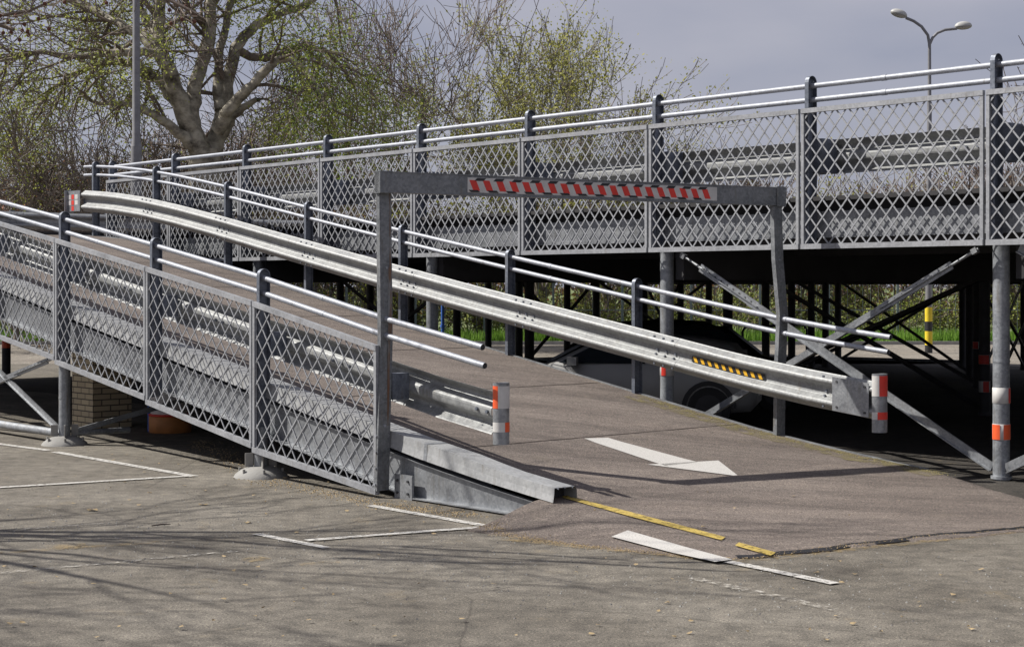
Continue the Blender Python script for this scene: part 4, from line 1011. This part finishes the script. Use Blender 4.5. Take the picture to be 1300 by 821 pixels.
# yellow green shrubs behind the deck on the right and between the trees
shrub = proto('budding_shrub', 51, 5.2, 8, 5, 2, .6, 'yellow green budding shrub behind the deck near the far gantry post', 'shrub', 'bark_brown', 'leaf_yellow', 9, .065, .2, .4, .06, .3, .64, .55, group='yellow green shrubs behind the deck')
place(shrub, 1010, 63, 0, 1.15)
for px, Y, sc, lab in ((1090, 66, 1.2, 'yellow green shrub behind the deck below the gap left of the twin lamp'), (760, 62, 1.1, 'yellow green shrub seen through the deck railing right of the budding tree'), (610, 60, 1.05, 'yellow green shrub seen through mesh above the height bar'),
                       (520, 61, 1.05, 'yellow green shrub behind the near gantry post'), (190, 60, .95, 'yellowish shrub at the foot of the pale tree, left side'), (330, 61, 1.0, 'yellowish shrub at the foot of the pale tree, right side'), (420, 63, .95, 'yellowish shrub below the tall bare dark tree')):
    copy_thing(shrub, along(px, Y), px*.7, sc*1.12, lab)
bs = proto('bare_shrub', 61, 6.0, 9, 5, 3, .6, 'bare brown shrub seen through the deck mesh at the right edge', 'shrub', 'bark_grey', 'leaf_bud', 2, .05, .12, .35, .06, .3, .64, .55, group='bare shrubs behind the deck')
place(bs, 1290, 64, 0, 1.15)
for px, Y, sc, lab in ((1240, 66, 1.0, 'bare shrub behind the deck just left of the last railing post'), (1190, 63, 1.0, 'bare shrub behind the deck at the foot of the twin lamp'), (1140, 67, .95, 'bare shrub left of the twin lamp behind the deck'), (960, 66, 1.0, 'bare shrub behind the deck left of the far gantry post'),
                       (900, 64, 1.0, 'bare shrub behind the deck under the right end of the striped bar'), (840, 67, 1.0, 'bare shrub behind the deck below the open bare tree'), (1330, 62, 1.0, 'bare shrub just at the right border behind the deck')):
    copy_thing(bs, along(px, Y), px*.3, sc*1.02, lab)
# low hedge bushes along the fence, seen under the deck
bush = proto('hedge_bush', 71, 2.9, 12, 5, 1, .8, 'low leafy bush growing along the wire fence behind the lane', 'bush', 'bark_brown', 'leaf_hedge', 22, .055, .22, .2, .03, .1, .8, .9, group='low bushes along the fence')
place(bush, 330, 60.5, 0, 1.0)
for i in range(26):
    px = 368+38*i+random.uniform(-8, 8); copy_thing(bush, along(px, 60.3+random.uniform(-.5, 2.5)), i*2.1, (1.1, 1.1, random.uniform(.65, 1.15)), bush['label'])
for i, px in enumerate((-60, 20, 90, 150)):
    copy_thing(bush, along(px, 59.8), i*1.7, 1.05, bush['label'])
# distant wood
m = MB(); rr = random.Random(5)
for _ in range(26000):
    x = rr.uniform(-75, 75); h = 6.5+2.2*noise.noise(Vector((x*.12, 0, 0)))+1.2*noise.noise(Vector((x*.5, 5, 0))); y = rr.uniform(100, 118); z = rr.uniform(0, h)
    s = rr.uniform(.10, .26); a = rr.random()*6.28; d = Vector((math.cos(a), math.sin(a), rr.uniform(-1, 1))).normalized(); b = d.cross(Vector((rr.random(), 1, rr.random()))).normalized(); p = Vector((x, y, z))
    m.add([p-d*s, p+b*s*.6, p+d*s, p-b*s*.6], [(0, 1, 2, 3)])
tag(m.build('distant_wood', 'leaf_bud'), 'far brown mass of bushes and trees on the horizon', 'wood', kind='stuff')
# grass on the verge
m = MB(); rr = random.Random(8); vs, fs = [], []
for _ in range(30000):
    x = rr.uniform(-26, 26); y = 57.3+abs(rr.gauss(0, 1.6)); h = rr.uniform(.2, .6)*(1+.5*noise.noise(Vector((x*.6, y, 0)))); a = rr.random()*3.14; k = len(vs)
    dx, dy = math.cos(a)*.03, math.sin(a)*.03; lx, ly = rr.gauss(0, .08), rr.gauss(0, .08)
    vs += [(x-dx, y-dy, 0), (x+dx, y+dy, 0), (x+lx, y+ly, h)]; fs.append((k, k+1, k+2))
m.add(vs, fs); tag(m.build('grass', 'grass'), 'bright green grass growing beside the lane', 'grass', kind='stuff')

# ---- the plane tree beside the camera: out of frame but for its tips, its shadow on the asphalt
base = Vector((-10.6, 14.6, 0)); T = Tree(17)
pt = thing('plane_tree', base, 'bare plane tree whose twigs with brown seed balls hang into the top left corner', 'tree')
T.br.append(([base, base+Vector((.1, 0, 1.6)), base+Vector((0, -.1, 3.2)), base+Vector((.2, -.2, 4.6))], [.30, .24, .21, .18]))
for k, (dx, dy, dz, Ln) in enumerate(((1, -.45, 1.0, 3.8), (.7, .15, 1.3, 3.4), (.2, -1, 1.2, 3.6), (-.6, -.3, 1.3, 3.2), (-.2, .25, 1.6, 3.6), (1.1, -.05, .75, 3.6), (.8, -.9, .9, 3.6))):
    T.grow(base+Vector((.05, -.05, 3.2+.2*k)), Vector((dx, dy, dz)), Ln, .10, 3, 4, .55, .15, .2, .62, 6, 0, .008)
T.mesh().build('trunk', 'bark_brown', pt)
T2 = Tree(19)
for pts in ([(-330, -120, 13.6), (-180, -60, 13.3), (-60, -25, 13.1), (0, 20, 13.0), (38, 14, 12.9), (72, -2, 12.9)], [(-300, -160, 13.8), (-80, -60, 13.4), (20, -10, 13.2), (60, -6, 13.1), (96, -14, 13.0)], [(-200, -200, 13.2), (40, -80, 12.8), (150, -30, 12.6), (215, 0, 12.5), (250, 18, 12.5)],
            [(-330, -100, 13.2), (-120, -30, 12.9), (-20, 25, 12.8), (18, 38, 12.8)], [(60, -90, 13), (180, -30, 12.9), (225, -2, 12.8), (262, -6, 12.8)]):
    q = vpath(pts); T2.br.append((q, [.028-.004*i for i in range(len(q))]))
    for _ in range(9):
        i = T2.r.randrange(max(0, len(q)-3), len(q)-1); p = q[i].lerp(q[i+1], T2.r.random()); d = ((q[i+1]-q[i]).normalized()+T2.rv(.5)).normalized(); T2.grow(p, d, T2.r.uniform(.12, .3), .006, 1, 2, .6, .0, .3, .7, 3, .05, .0025)
T2.mesh().build('hanging_branch', 'bark_brown', pt)
m = MB(); m2 = MB()
sb = [(10, 28), (14, 41), (28, 39), (31, 31), (35, 40), (36, 45), (25, 51), (49, 24), (62, 37), (4, 42), (215, 13), (217, 30), (231, 25), (247, 28), (248, 19), (225, 6), (236, 8), (243, 15), (135, 4), (0, 20), (20, 20), (57, 5), (82, 3)]
for x, y in sb:
    p = at(x, y, 12.9); m = MB(); m.ball(p, .0165, 6); m2 = MB(); m2.tube([p, p+UP*.07+Vector((random.uniform(-.02, .02), 0, 0)), p+UP*.13], .0016, 3, caps=False); m2.build('stalk', 'bark_brown', m.build('seed_ball', 'seed', pt))
for o in bpy.data.objects:
    if '_o' in o: del o['_o']
